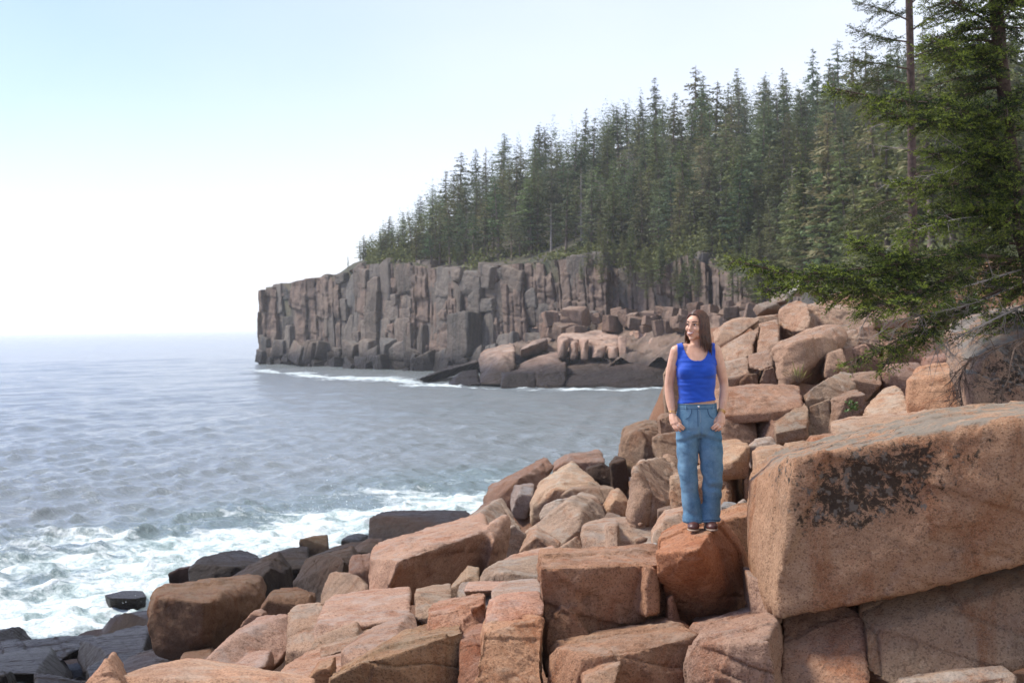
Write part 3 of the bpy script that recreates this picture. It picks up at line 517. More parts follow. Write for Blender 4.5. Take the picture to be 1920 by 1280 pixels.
# ------------------------------------------------------------------ build them: hull, chip, voxel skin, fracture
def body_pts(r):
    out = []
    for body in r['bodies']:
        ps = [P(*p) for p in body]; c = sum(ps, Vector()) / len(ps); t, k = r['t'], r['k']; bk = []
        for p in ps:
            q = Vector((p.x + (p.x / p.y) * t * k, p.y + t, p.z + (p.z - CAM_Z) / p.y * t * k))
            q.x = c.x * (1 + t * k / c.y) + (q.x - c.x * (1 + t * k / c.y)) * r['taper']
            bk.append(q)
        al = ps + bk
        down = r['down'] or (0.012 * r['d'] if r['d'] < 50 else 0)
        zm = min(p.z for p in ps); zx = max(p.z for p in ps)
        al += [Vector((p.x, p.y, p.z - down)) for p in ps + bk if p.z < zm + 0.3 * (zx - zm)]
        out.append(al)
    return out
def hull_bm(pts, jit=0.0, rg=random.Random(5)):
    """convex hull; a hair of jitter keeps flat sets of points from upsetting it"""
    for _ in range(6):
        bm = bmesh.new()
        for p in pts: bm.verts.new(Vector(p) + Vector((rg.uniform(-1, 1), rg.uniform(-1, 1), rg.uniform(-1, 1))) * jit)
        res = bmesh.ops.convex_hull(bm, input=bm.verts)
        fs = [f for f in bm.faces if f.is_valid]
        loose = [v for v in bm.verts if not v.link_faces]
        if loose: bmesh.ops.delete(bm, geom=loose, context='VERTS')
        if len(bm.faces) > 3 and all(len(e.link_faces) == 2 for e in bm.edges):
            bmesh.ops.recalc_face_normals(bm, faces=bm.faces); bm.normal_update()
            if bm.calc_volume(signed=True) < 0: bmesh.ops.reverse_faces(bm, faces=bm.faces)
            return bm
        bm.free(); jit = jit * 2 + 1e-4
    raise RuntimeError('hull')
def chip(bm, n, size, rg):
    """knock off edges with small random planes"""
    for _ in range(n):
        es = [e for e in bm.edges if len(e.link_faces) == 2 and e.calc_face_angle(0) > 0.45]
        if not es: break
        e = rg.choice(es); c = e.verts[0].co.lerp(e.verts[1].co, rg.random())
        no = (e.link_faces[0].normal + e.link_faces[1].normal).normalized()
        no = (no + Vector((rg.uniform(-.45, .45), rg.uniform(-.45, .45), rg.uniform(-.45, .45)))).normalized()
        c = c - no * size * rg.uniform(0.008, 0.04)
        bmesh.ops.bisect_plane(bm, geom=list(bm.verts) + list(bm.edges) + list(bm.faces), plane_co=c, plane_no=no, clear_outer=True)
        pts = [v.co.copy() for v in bm.verts]
        if len(pts) < 6: break
        keep = bm; bm = hull_bm(pts, size * 0.0008, rg)
        keep.free()
    return bm
def joints(u, spacing, seed, w):
    """parallel joint planes at uneven spacing: which slab a point is in, and how close to a joint"""
    q = u / spacing; i = np.floor(q); z0 = np.zeros_like(i).astype(np.int64)
    jl = _rnd(i.astype(np.int64), z0, z0, seed) * 0.7 - 0.35; jr = _rnd(i.astype(np.int64) + 1, z0, z0, seed) * 0.7 - 0.35
    f = q - i; lo_ = f < jl; hi_2 = f > 1 + jr
    k = i + np.where(lo_, -1, 0) + np.where(hi_2, 1, 0)
    dist = np.minimum(np.abs(f - jl), np.abs(1 + jr - f)) * spacing
    return _rnd(k.astype(np.int64), z0, z0, seed + 7), 1 - sstep(0.0, w, dist)
def fracture(co, no, sc, amp, seed):
    """uneven split granite: straight joints with stepped slabs between, flakes and fine roughness (metres)"""
    p = co / sc + seed * 3.7
    rot = np.array([[0.94, 0.2, -0.28], [-0.17, 0.98, 0.12], [0.3, -0.06, 0.95]])
    q = p @ rot.T
    warp = np.stack([vnoise(q * 1.7, 11), vnoise(q * 1.7, 12), vnoise(q * 1.7, 13)], 1)
    qq = q + 0.035 * warp
    d = 0.022 * fbm(q * 1.0, 3, 3); crack = 0
    for ax, spc, a_, sd in ((0, 0.62, 0.050, 3), (2, 0.42, 0.045, 5), (1, 0.55, 0.045, 9)):
        r_, c_ = joints(qq[:, ax] + 0.25 * qq[:, (ax + 1) % 3] * (sd % 4 - 1.5) * 0.4, spc, sd + seed, 0.018)
        tangent = 1 - sstep(0.55, 0.95, np.abs(no @ rot.T)[:, ax])      # a joint shows only on the faces it cuts
        d = d + a_ * (r_ - 0.5) * tangent; crack = np.maximum(crack, c_ * tangent * sstep(0.18, 0.45, vnoise(q * 0.8 + ax * 5, 21 + ax + seed)))
    g1, g2, rid2, off2 = worley(q * np.array([3.0, 3.0, 4.6]) + warp * 0.35, 9)
    d = d + (0.030 * (rid2 - 0.5) + 0.035 * off2[:, 0] * (rid2 - 0.3)) * sstep(-.25, .35, vnoise(q * 1.1, 4))
    d = d - 0.034 * crack
    d = d + 0.012 * fbm(q * 6, 4, 31, 0.62)
    return d * sc * amp

tmp = []
for i, r in enumerate(ROCKS):
    rg = random.Random(1000 + i)
    bm0 = bmesh.new(); area = 0
    for al in body_pts(r):
        e0 = np.ptp(np.array([v[:] for v in al]), axis=0); bm = hull_bm(al, float(np.linalg.norm(e0)) * 0.0008, rg)
        co = np.array([v.co[:] for v in bm.verts]); ex = np.sort(co.max(0) - co.min(0)); size = float(min(np.linalg.norm(ex), ex[0] * 2.6))
        bm = chip(bm, r['chips'], size, rg)
        area += sum(f.calc_area() for f in bm.faces)
        me_ = bpy.data.meshes.new('t'); bm.to_mesh(me_); bm.free(); bm0.from_mesh(me_); bpy.data.meshes.remove(me_)
    me = bpy.data.meshes.new('rock'); bm0.to_mesh(me); bm0.free()
    o = bpy.data.objects.new('tmp', me); COL.objects.link(o)
    r['size'] = size
    md = o.modifiers.new('r', 'REMESH'); md.mode = 'VOXEL'
    md.voxel_size = max(0.00085 * r['d'], math.sqrt(area / (38000 if r['d'] < 12 else 11000 if r['d'] < 75 else 7000)))
    tmp.append(o)
dg = bpy.context.evaluated_depsgraph_get(); dg.update()
skins = [bpy.data.meshes.new_from_object(o.evaluated_get(dg)) for o in tmp]
MATS = {None: MAT_ROCK, 'lichen': MAT_LICHEN, 'far': MAT_FAR, 'shore': MAT_SHORE}
shore_blocks = []; far_blocks = []; CTRL = []
# fracture the fine skins, then thin them out where they are flat
thin = []
for i, (r, me) in enumerate(zip(ROCKS, skins)):
    co = get_co(me); no = get_no(me)
    sc = r['sc'] or min(max(r['d'] / 12.0, 0.8), 2.6)
    fp = np.array([P(*p)[:] for p in r['bodies'][0]]); ext = min(np.ptp(fp[:, 0]), np.ptp(fp[:, 2]))
    sc = min(sc, max(0.12, ext / 0.8)) if r['sc'] is None else min(sc, ext / 0.8)
    if len(co): set_co(me, co + no * fracture(co, no, sc, r['rough'], i % 17)[:, None])
    o = bpy.data.objects.new('tmp', me); COL.objects.link(o); md = o.modifiers.new('d', 'DECIMATE'); md.ratio = 0.26 if r['d'] < 12 else 0.34; thin.append(o)
dg = bpy.context.evaluated_depsgraph_get(); dg.update()
skins = [bpy.data.meshes.new_from_object(o.evaluated_get(dg)) for o in thin]
for o in thin:
    m_ = o.data; bpy.data.objects.remove(o); bpy.data.meshes.remove(m_)
for i, (r, o) in enumerate(zip(ROCKS, tmp)):
    me = skins[i]; me.name = r['name']
    if len(me.vertices) == 0: print('EMPTY ROCK', i, r['label'], r['bodies']); continue
    co = get_co(me)
    lo, hi = co.min(0), co.max(0); base = np.array([(lo[0] + hi[0]) / 2, (lo[1] + hi[1]) / 2, lo[2]])
    if r['d'] < 75: CTRL.append((base[0], base[1], lo[2] + 0.06 * (hi[2] - lo[2])))
    if r['label'] and 'under the feet' in r['label']: STAND = co.copy()
    if r['lichen']:
        lv = np.zeros(len(co))
        for lx, ly, lr in r['lichen']:
            dl = (co - np.array(P(lx, ly, r['d'])[:])) / np.array([lr, 1.6, lr * 0.8]); lv = np.maximum(lv, np.exp(-(dl ** 2).sum(1)))
        set_attr(me, 'lichen', 1.0 * lv - 0.38)
    set_co(me, co - base)
    me.polygons.foreach_set('use_smooth', np.ones(len(me.polygons), bool))
    me.materials.clear(); me.materials.append(MATS[r['mat']])
    ob = bpy.data.objects.new(r['name'], me); COL.objects.link(ob); ob.location = base
    tn_ = r['tint']
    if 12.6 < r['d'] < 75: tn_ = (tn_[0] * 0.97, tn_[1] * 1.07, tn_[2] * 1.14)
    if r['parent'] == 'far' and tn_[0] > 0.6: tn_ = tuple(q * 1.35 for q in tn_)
    if tn_[0] < 0.4: tn_ = tuple(q * 0.62 for q in tn_)
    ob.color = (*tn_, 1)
    if r['label']: tag(ob, r['label'], 'boulder', r['group'])
    elif r['parent'] == 'far': far_blocks.append(ob)
    else: shore_blocks.append(ob)
for o in tmp:
    m_ = o.data; bpy.data.objects.remove(o); bpy.data.meshes.remove(m_)

# ------------------------------------------------------------------ the bedrock under them, down to the sea bed and back to the wood
CT = np.array(CTRL)
extra = [(-12, 5, 5.0), (0, 4, 6.0), (8, 4, 6.2), (-6, 6, 5.0), (-9, 9, 3.8), (14, 12, 6.6), (14, 20, 7.2), (16, 30, 8.4), (24, 30, 9), (-11, 14, 2.6), (-3, 9.5, 4.7), (-4.5, 12, 3.7), (-5, 16, 2.6), (-6.5, 20, 1.6), (-8, 24, 0.8), (-4, 20, 2.2), (-3.6, 16.5, 3.0), (-7, 12, 3.2), (-8, 17, 2.0), (-10, 22, 0.9), (-6, 25, 1.0), (-4.6, 23, 1.6), (-16, 20, 1.8), (-20, 26, 0.6), (-26, 30, 0.0), (9, 24, 7.0), (9, 36, 6.0), (12, 40, 7.2), (1, 36, 3.0), (2, 38, 2.5), (0, 38, 2.2), (3.5, 38, 3.2), (1, 33, 3.8), (3, 34, 3.8), (2, 42, 0.5), (4, 42, 1.0), (2.2, 30, 3.5), (3.2, 30, 4.0), (3.3, 28, 4.2), (2.6, 33, 3.0), (4.4, 34, 3.4), (5, 37, 3.6), (3.0, 26, 4.4)]
for yy, xs in ((34, -30), (38, -14), (41, -6), (44, 1.0), (50, 5), (60, 9), (70, 12), (80, 14), (95, 17), (110, 20), (130, 23)):
    for k in range(1, 8): extra.append((xs - 2 - 6 * (k - 1), yy + 1.5, -1.2 - 0.8 * k))
    if yy > 48:
        for off, zz in ((1.0, 3.0), (2.8, 8.3), (8, 9.3), (14, 10.3), (24, 12), (36, 14)): extra.append((xs + off, yy, zz))
CT = np.concatenate([CT, np.array(extra, float)])
def ground_z(x, y):
    d2 = (x[:, None] - CT[None, :, 0]) ** 2 + (y[:, None] - CT[None, :, 1]) ** 2
    s2 = (0.05 * y[:, None] + 0.25) ** 2
    w = 1 / (d2 / s2 + 0.2) ** 3
    return (w * CT[None, :, 2]).sum(1) / w.sum(1)
ys = 3.5 * (130 / 3.5) ** np.linspace(0, 1, 270); us = np.linspace(-0.62, 0.52, 240)
Y, U = np.meshgrid(ys, us, indexing='ij'); X = U * (Y + 4)
gx, gy = X.ravel(), Y.ravel(); gz = ground_z(gx, gy)
pp = np.stack([gx, gy, gz], 1)
gz = gz - 0.25 + 0.16 * fbm(pp * 0.6, 4, 55) * np.clip(gy / 14, 0.3, 1.5) - 0.1 * np.clip(gy / 15, 0, 1)
nu = len(us); idx = np.arange(len(ys) * nu).reshape(len(ys), nu)
qf = np.stack([idx[:-1, :-1].ravel(), idx[:-1, 1:].ravel(), idx[1:, 1:].ravel(), idx[1:, :-1].ravel()], 1)
sv_ = np.stack([gx, gy, gz], 1); sn_ = np.tile(np.array([[0.0, 0.3, 0.95]]), (len(sv_), 1))
sv_[:, 2] += fracture(sv_, sn_, 2.2, 1.5, 3) * np.clip(gy / 16, 0.4, 1.6)
shore = link('rocky_shore', np_mesh('rocky_shore', sv_, qf), MAT_SHORE)
shore.color = (0.62, 0.52, 0.44, 1); tag(shore, kind='structure')
for b in shore_blocks: b.parent = shore
# ================================================================== the sea
# waves: a sum of wind waves and swell travelling towards the shore, finer near the camera
def sea_height(x, y, rgen=np.random.RandomState(7)):
    z = np.zeros_like(x); dx = np.zeros_like(x); dy = np.zeros_like(x)
    dist = np.hypot(x, y)
    rs = np.random.RandomState(7)
    for i in range(100):
        lam = 0.42 * (26 / 0.42) ** (i / 99.0) * rs.uniform(0.9, 1.1)
        th = R_(-62) + rs.normal(0, 0.62 if lam < 9 else 0.3)                # travel direction
        kx, ky = math.sin(th) * -1, math.cos(th) * -1
        k = 2 * math.pi / lam
        amp = 0.0125 * lam ** 0.82 * rs.uniform(0.5, 1.2)
        amp *= 2.3 if lam < 1.8 else (1.0 if lam < 3.4 else (0.5 if lam < 7 else 0.26))
        fade = 1 - sstep(lam * 38, lam * 95, dist)                            # what the grid cannot carry
        gust = 0.55 + 0.45 * np.sin(x * 0.05 + i) * np.sin(y * 0.043 - 1.7 * i)
        ph = k * (kx * x + ky * y) + rs.uniform(0, 6.28)
        a = amp * fade * (0.5 + 0.5 * gust)
        z += a * np.sin(ph); dx += a * kx * np.cos(ph) * 0.8; dy += a * ky * np.cos(ph) * 0.8
    return z, dx, dy
SHORE_PX = [(-200, 1175), (0, 1168), (100, 1158), (200, 1150), (270, 1135), (300, 1098), (345, 1060), (420, 1030), (500, 1020), (560, 1005), (640, 990), (690, 970), (800, 962), (880, 952), (930, 935), (1000, 905)]
shore_line = np.array([W(*p)[:2] for p in SHORE_PX])
CLIFF_PX = [(470, 692), (560, 702), (640, 707), (690, 710), (780, 716), (850, 726), (940, 729), (1050, 729), (1150, 731), (1250, 729), (1330, 728)]
cliff_line = np.array([W(*p)[:2] for p in CLIFF_PX])
def dist_line(x, y, line):
    best = np.full(x.shape, 1e9)
    for a, b in zip(line[:-1], line[1:]):
        ab = b - a; t = np.clip(((x - a[0]) * ab[0] + (y - a[1]) * ab[1]) / (ab @ ab), 0, 1)
        best = np.minimum(best, np.hypot(x - a[0] - t * ab[0], y - a[1] - t * ab[1]))
    return best
# grid in polar form round the foot of the camera: rows close up towards it
rr = [24.0]
while rr[-1] < 420: rr.append(rr[-1] + max(0.10, rr[-1] * 0.0048))
while rr[-1] < 11000: rr.append(rr[-1] * 1.05)
rr = np.array(rr); aa = np.linspace(R_(-29), R_(13), 450)
RR, AA = np.meshgrid(rr, aa, indexing='ij'); sx = (RR * np.sin(AA)).ravel(); sy = (RR * np.cos(AA)).ravel()
sz, sdx, sdy = sea_height(sx, sy)
ds = dist_line(sx, sy, shore_line); dc = dist_line(sx, sy, cliff_line)
q2 = np.stack([sx, sy, 0 * sx], 1)
wv = fbm(q2 * 0.16, 3, 71); wv2 = fbm(q2 * np.array([0.5, 0.9, 1]), 4, 73)
# foam: thick in the surf zone, lacy farther out; it drifts along the shore
near_w = 9.6 + 5.5 * wv
wid = np.interp(sx, [-30, -18, -8, -1, 2], [1.15, 1.2, 1.0, 0.55, 0.25])
foam = sstep(1.0, 0.15, ds / (near_w * wid + 1e-3)) * 1.05
foam = np.maximum(foam, 0.50 * sstep(1.0, 0.2, ds / ((near_w + 4.5) * wid)))
foam = np.maximum(foam, 0.95 * sstep(1.0, 0.1, dc / np.clip(3.0 + 6 * wv + 9 * np.exp(-((sx + 24) / 13) ** 2), 0.8, 30)))
streak = 0.55 * sstep(0.25, 0.75, fbm(q2 * np.array([0.012, 0.06, 1]), 3, 91)) * sstep(150, 240, sy)
foam = np.clip(np.maximum(foam, streak), 0, 1)
calm = 0.55 + 0.45 * sstep(2, 18, ds)
sz = sz * calm + foam * (0.13 * wv2 + 0.10 * fbm(q2 * 1.6, 3, 75) + 0.06) * sstep(420, 60, sy) + 0.24 * np.exp(-((ds - 6.5 - 2 * wv) / 1.8) ** 2) * sstep(-0.2, 0.6, wv2) * sstep(120, 60, sy)
sea_v = np.stack([sx + sdx, sy + sdy, sz], 1)
na = len(aa); idx = np.arange(len(rr) * na).reshape(len(rr), na)
qf = np.stack([idx[:-1, :-1].ravel(), idx[:-1, 1:].ravel(), idx[1:, 1:].ravel(), idx[1:, :-1].ravel()], 1)
sm = np_mesh('sea', sea_v, qf[:, ::-1]); set_attr(sm, 'foam', foam); set_attr(sm, 'shallow', sstep(16, 2, ds) * sstep(130, 90, sy))
m = NT('sea_water'); pos = m.n('NewGeometry').outputs['Position']
fa = m.n('Attribute', attribute_name='foam').outputs['Fac']; sh = m.n('Attribute', attribute_name='shallow').outputs['Fac']
deep = m.mix(m.noise(pos, 0.06, 3), (0.165, 0.192, 0.190), (0.220, 0.245, 0.242))
wat = m.mix(m.math('MULTIPLY', sh, 0.75), deep, (0.13, 0.19, 0.185))
f1 = m.noise(m.mapping(pos, (0.8, 1.25, 1.0), (0, 0, 0.35)), 0.75, 9, 0.66, 1.1)
f2 = m.noise(pos, 4.2, 6, 0.7, 0.8)
ft = m.math('ADD', m.math('MULTIPLY', f1, 0.72), m.math('MULTIPLY', f2, 0.28))
fm = m.rng(m.math('ADD', m.math('MULTIPLY', fa, 0.50), ft), 0.80, 1.02)
fcol = m.mix(m.rng(m.math('ADD', m.math('MULTIPLY', f1, 0.6), m.math('MULTIPLY', f2, 0.4)), 0.38, 0.60), (0.33, 0.45, 0.43), (0.66, 0.70, 0.70))
m.l(m.mix(fm, wat, fcol), m.b.inputs['Base Color'])
m.l(m.rng(fm, 0, 1, 0.14, 0.85, False), m.b.inputs['Roughness'])
m.b.inputs['IOR'].default_value = 1.333; m.b.inputs['Specular IOR Level'].default_value = 0.7
b1 = m.noise(m.mapping(pos, (1.0, 1.6, 1.0), (0, 0, 0.5)), 2.3, 5, 0.6, 0.4); b2 = m.noise(pos, 9, 4, 0.6, 0.3)
b0 = m.noise(m.mapping(pos, (0.7, 1.5, 1.0), (0, 0, 0.45)), 0.42, 4, 0.6, 0.5); nb = m.bump(b0, 0.5, 0.5); nb = m.bump(b1, 0.65, 0.24, nb); nb = m.bump(b2, 0.55, 0.05, nb); nb = m.bump(ft, 0.6, 0.16, nb)
m.l(nb, m.b.inputs['Normal'])
MAT_SEA = m.mat
tag(link('sea', sm, MAT_SEA), kind='structure')
# ================================================================== far side of the cove: cliff, hill and wood
def lerp_tab(tab, x, col): 
    t = np.array(tab, float); return np.interp(x, t[:, 0], t[:, col])
# photo column, depth of the cliff face, photo row of its top edge
CLIFF = [(487, 335, 545), (520, 328, 537), (560, 318, 526), (600, 308, 520), (636, 300, 518), (665, 293, 502), (700, 285, 494), (780, 268, 492), (830, 259, 508), (880, 250, 506),
         (930, 244, 497), (990, 238, 492), (1040, 232, 488), (1100, 226, 480), (1150, 221, 500), (1190, 217, 512), (1240, 211, 505), (1290, 205, 478), (1340, 194, 500), (1400, 178, 520), (1460, 163, 545), (1520, 148, 560), (1600, 128, 575)]
def cliff_d(px): return lerp_tab(CLIFF, px, 1)
def cliff_top(px):
    d = cliff_d(px); return np.array([P(a, b, c).z for a, b, c in zip(np.atleast_1d(px), np.atleast_1d(lerp_tab(CLIFF, px, 2)), np.atleast_1d(d))])
# --- unit blocks, split and chipped, shared by the whole face
unit = []
for v in range(14):
    rg = random.Random(300 + v); pts = []
    for sx_ in (-.5, .5):
        for sy_ in (-.5, .5):
            for sz_ in (-.5, .5): pts.append(Vector((sx_ + rg.uniform(-.05, .04), sy_ + rg.uniform(-.05, .04), sz_ + rg.uniform(-.04, .03))))
    pts.append(Vector((rg.uniform(-.3, .3), -.56, rg.uniform(-.3, .3))))
    bm = chip(hull_bm(pts, 0.001, rg), 4, 0.8, rg); me = bpy.data.meshes.new('block'); bm.to_mesh(me); bm.free()
    o = bpy.data.objects.new('tmp', me); COL.objects.link(o); md = o.modifiers.new('r', 'REMESH'); md.mode = 'VOXEL'; md.voxel_size = 0.038
    unit.append(o)
dg = bpy.context.evaluated_depsgraph_get(); dg.update()
um = [bpy.data.meshes.new_from_object(o.evaluated_get(dg)) for o in unit]
for v, (me, o) in enumerate(zip(um, unit)):
    co = get_co(me); no = get_no(me); set_co(me, co + no * fracture(co, no, 0.9, 0.8, v)[:, None]); me.name = 'block'
    me.polygons.foreach_set('use_smooth', np.ones(len(me.polygons), bool)); me.materials.clear(); me.materials.append(MAT_FAR)
    m_ = o.data; bpy.data.objects.remove(o); bpy.data.meshes.remove(m_)
# --- the body of the cliff behind the blocks
NC, NZ = 700, 84; pxs = np.linspace(487, 1640, NC); core = []
for j, px in enumerate(pxs):
    d = float(cliff_d(px)); zt = float(cliff_top(np.array([px]))[0]); p = P(px, 600, d)
    for s in np.linspace(0, 1, NZ): core.append((p.x, p.y + 0.07 * s * (zt + 2) - (1.2 * (1 - s) ** 6), -2 + s * (zt + 2.0)))
core = np.array(core); kc = core * np.array([1, 1, 0.35])
cn = np.tile(np.array([[0.25, -0.95, 0.1]]), (len(core), 1))
arc = np.concatenate([[0], np.cumsum(np.hypot(np.diff(core[::NZ, 0]), np.diff(core[::NZ, 1])))]); U_ = np.repeat(arc, NZ); Z_ = core[:, 2]
def block_steps(u, z, wu, wz, seed):
    """upright columns of uneven width, each cut into courses of its own: step out per block, closeness to a joint"""
    u = u + 0.10 * wu * vnoise(np.stack([u * .3, z * .25, 0 * u], 1), seed) + 0.04 * z
    z0 = np.zeros(len(u), np.int64); q = u / wu; i = np.floor(q).astype(np.int64); jl = _rnd(i, z0, z0, seed) * .8 - .4; jr = _rnd(i + 1, z0, z0, seed) * .8 - .4; f = q - i
    c = i + np.where(f < jl, -1, 0) + np.where(f > 1 + jr, 1, 0); du = np.minimum(np.abs(f - jl), np.abs(1 + jr - f)) * wu
    h = wz * (0.6 + 0.9 * _rnd(c, z0, z0, seed + 1)); zz = (z + 9 * _rnd(c, z0, z0, seed + 2) + 0.12 * u) / h; r_ = np.floor(zz).astype(np.int64); g = zz - r_; dz = np.minimum(g, 1 - g) * h
    return _rnd(c, r_, z0, seed + 3), _rnd(c, z0, z0, seed + 4), 1 - sstep(0, 0.30, du), 1 - sstep(0, 0.22, dz)
b1_, c1_, ju, jz = block_steps(U_, Z_, 5.5, 6.0, 61); b2_, c2_, ju2, jz2 = block_steps(U_ + 3, Z_, 2.1, 2.2, 71)
b3_, c3_, ju3, jz3 = block_steps(U_ + 7, Z_, 14.0, 30.0, 81)
msk = sstep(-.2, .3, vnoise(core * .09, 5))
dd_ = 2.6 * (b3_ - .5) + 1.5 * (b1_ - .5) + 0.9 * (c1_ - .5) + (0.9 * (b2_ - .5)) * (0.35 + .65 * msk) - 0.9 * ju - 0.45 * jz * msk - 0.35 * ju2 - 0.22 * jz2 * msk + 0.35 * fbm(core * 0.4, 4, 6)
core[:, 1] -= dd_; core[:, 0] -= 0.15 * dd_
ci = np.arange(len(core)).reshape(NC, NZ)
cf = np.stack([ci[:-1, :-1].ravel(), ci[1:, :-1].ravel(), ci[1:, 1:].ravel(), ci[:-1, 1:].ravel()], 1)
cliff = link('sea_cliff', np_mesh('sea_cliff', core, cf), MAT_FAR); cliff.color = (0.62, 0.62, 0.62, 1); tag(cliff, kind='structure')
for b in far_blocks: b.parent = cliff
rg = random.Random(42)
line = [P(px, 600, float(cliff_d(px))) for px in np.linspace(487, 1640, 160)]
line = np.array([p[:2] for p in line]); seg = np.hypot(*np.diff(line, axis=0).T); cum = np.concatenate([[0], np.cumsum(seg)])
def line_px(x, y): return 960 + x / y * F
s = 0.0; colz = 0.0; nb_ = 0; lastp = 0
while s < cum[-1] - 3:
    w = rg.choice([2.2, 3.0, 4.2, 5.4, 7.0]) * rg.uniform(0.85, 1.15)
    a = np.array([np.interp(s, cum, line[:, 0]), np.interp(s, cum, line[:, 1])]); b = np.array([np.interp(s + w, cum, line[:, 0]), np.interp(s + w, cum, line[:, 1])])
    mid = (a + b) / 2; tang = (b - a) / (np.linalg.norm(b - a) + 1e-6); nrm = np.array([tang[1], -tang[0]])
    if nrm @ mid > 0: nrm = -nrm
    px = line_px(*mid); zt = float(cliff_top(np.clip(px, 487, 1600))[0]) + rg.uniform(-0.8, 0.5)
    colp = 0.75 * lastp + rg.uniform(-0.75, 0.8); lastp = colp
    z = -1.0; tw = rg.uniform(-0.10, 0.10)
    while z < zt - 0.4:
        h = rg.choice([2.2, 3.0, 4.2, 5.5, 7.0]) * rg.uniform(0.85, 1.15)
        base_ = z < 2.0
        if base_: h = rg.uniform(1.2, 4.4)
        h = min(h, zt - z)
        if zt - z - h < 1.2: h = zt - z
        pr = colp + rg.uniform(-0.5, 0.5) + (1.0 if z < 3.0 else -0.7) - 0.07 * z + (0.4 if z + h > zt - .5 else 0)
        dep = 4.5
        if base_ and rg.random() < 0.35: z += h * 0.6; continue
        o = bpy.data.objects.new('block', rg.choice(um)); COL.objects.link(o); o.parent = cliff
        if base_: pr += rg.uniform(-0.9, 1.6)
        c = mid + nrm * (pr - dep / 2 + 0.4)
        o.location = (c[0], c[1], z + h / 2); o.scale = (w * 1.22, dep, h * 1.16)
        tl_ = 0.30 if base_ else 0.05
        o.rotation_euler = (rg.uniform(-tl_, tl_), rg.uniform(-tl_, tl_), math.atan2(tang[1], tang[0]) + tw + rg.uniform(-.07, .07) * (4 if base_ else 1))
        sh = rg.uniform(0.52, 0.80); wm_ = rg.uniform(-.05, .05)
        o.color = (sh * (0.82 + wm_), sh * 0.93, sh * (0.98 - wm_), 1); nb_ += 1
        z += h
    s += w
print('cliff blocks', nb_)
# tumbled rock between the platform and the cliff (right half of the cove)
for i in range(60):
    px = rg.uniform(1030, 1420); d = float(cliff_d(px)) - rg.uniform(2, 14); py = lerp_tab([(1030, 0, 612), (1200, 0, 600), (1330, 0, 590), (1420, 0, 585)], px, 2) - rg.uniform(-22, 16)
    p = P(px, float(py), d); w = rg.uniform(1.0, 2.3)
    o = bpy.data.objects.new('block', rg.choice(um)); COL.objects.link(o); o.parent = cliff; o.location = p
    o.scale = (w, w * rg.uniform(1, 1.6), w * rg.uniform(0.7, 1.5)); o.rotation_euler = (rg.uniform(-.3, .3), rg.uniform(-.3, .3), rg.uniform(0, 3)); sh = rg.uniform(.6, 1.0)
    o.color = (sh, sh * 0.92, sh * 0.86, 1)
# talus slope that carries it
NT1, NT2 = 220, 50; tp = np.linspace(940, 1640, NT1); tv = []
for px in tp:
    d1 = float(cliff_d(px)) + 3
    for q in np.linspace(0, 1, NT2):
        d = d1 - 30 * (1 - q); y0 = 655 - 8 * math.sin(px * .02); y1 = float(lerp_tab([(940, 0, 640), (1080, 0, 590), (1200, 0, 575), (1330, 0, 560), (1640, 0, 560)], px, 2))
        p = P(px, y0 + (y1 - y0) * q ** 0.8, d); tv.append(p[:])
tv = np.array(tv); tv[:, 2] += 0.9 * fbm(tv * 0.25, 4, 17) - 1.5 + fracture(tv, np.tile(np.array([[0.2, -0.5, 0.8]]), (len(tv), 1)), 5.0, 2.2, 2)
ti = np.arange(len(tv)).reshape(NT1, NT2)
talus = link('rock_slope', np_mesh('rock_slope', tv, np.stack([ti[:-1, :-1].ravel(), ti[1:, :-1].ravel(), ti[1:, 1:].ravel(), ti[:-1, 1:].ravel()], 1)), MAT_FAR)
talus.color = (0.7, 0.66, 0.62, 1); tag(talus, kind='structure')

# ------------------------------------------------------------------ the hill
RIDGE = [(480, 350, 17), (560, 340, 19.5), (640, 345, 21), (690, 350, 24), (760, 352, 28), (900, 355, 39), (1060, 355, 47.5), (1200, 350, 52), (1300, 342, 52), (1500, 326, 51), (1700, 312, 51), (1920, 300, 51), (2400, 300, 52)]
def edge_d(px): return np.where(px < 1600, lerp_tab(CLIFF, px, 1) + 2.0, np.interp(px, [1600, 1750, 2400], [130, 100, 95]))
def edge_z(px): return np.interp(px, [c[0] for c in CLIFF] + [1750, 2400], [cliff_top(np.array([float(c[0])]))[0] for c in CLIFF] + [11.0, 13.0])
def hill_pt(px, t):
    """t = 0 at the cliff edge, 1 on the ridge, beyond falls away"""
    dc, zc = edge_d(px), edge_z(px); dr, zr = lerp_tab(RIDGE, px, 1), lerp_tab(RIDGE, px, 2)
    d = np.where(t < 0, dc + 3.0, dc + (dr - dc) * t); z = zc + (zr - zc) * np.where(t < 1, 1 - (1 - np.minimum(t, 1)) ** 1.15, 1 - 0.25 * (t - 1))
    x = (px - 960) / F * d
    n = vnoise(np.stack([x * .06, d * .06, 0 * d], 1), 5) * 1.3 * np.clip(t * 6, 0, 1)
    return np.stack([x, d, z + n - np.where(t < 0, 14, 0)], 1)
hp, ht = np.meshgrid(np.linspace(500, 2400, 150), np.concatenate([[-0.02], np.linspace(0, 1, 40), [1.15, 1.4]]), indexing='ij')
hv = hill_pt(hp.ravel(), ht.ravel()); hi_ = np.arange(len(hv)).reshape(150, 43)
mh = NT('forest_floor'); gpos = mh.n('NewGeometry').outputs['Position']
mh.l(mh.mix(mh.rng(mh.noise(gpos, 0.35, 6, 0.7), 0.35, 0.65), (0.030, 0.036, 0.016), (0.085, 0.070, 0.042)), mh.b.inputs['Base Color']); mh.b.inputs['Roughness'].default_value = 0.95
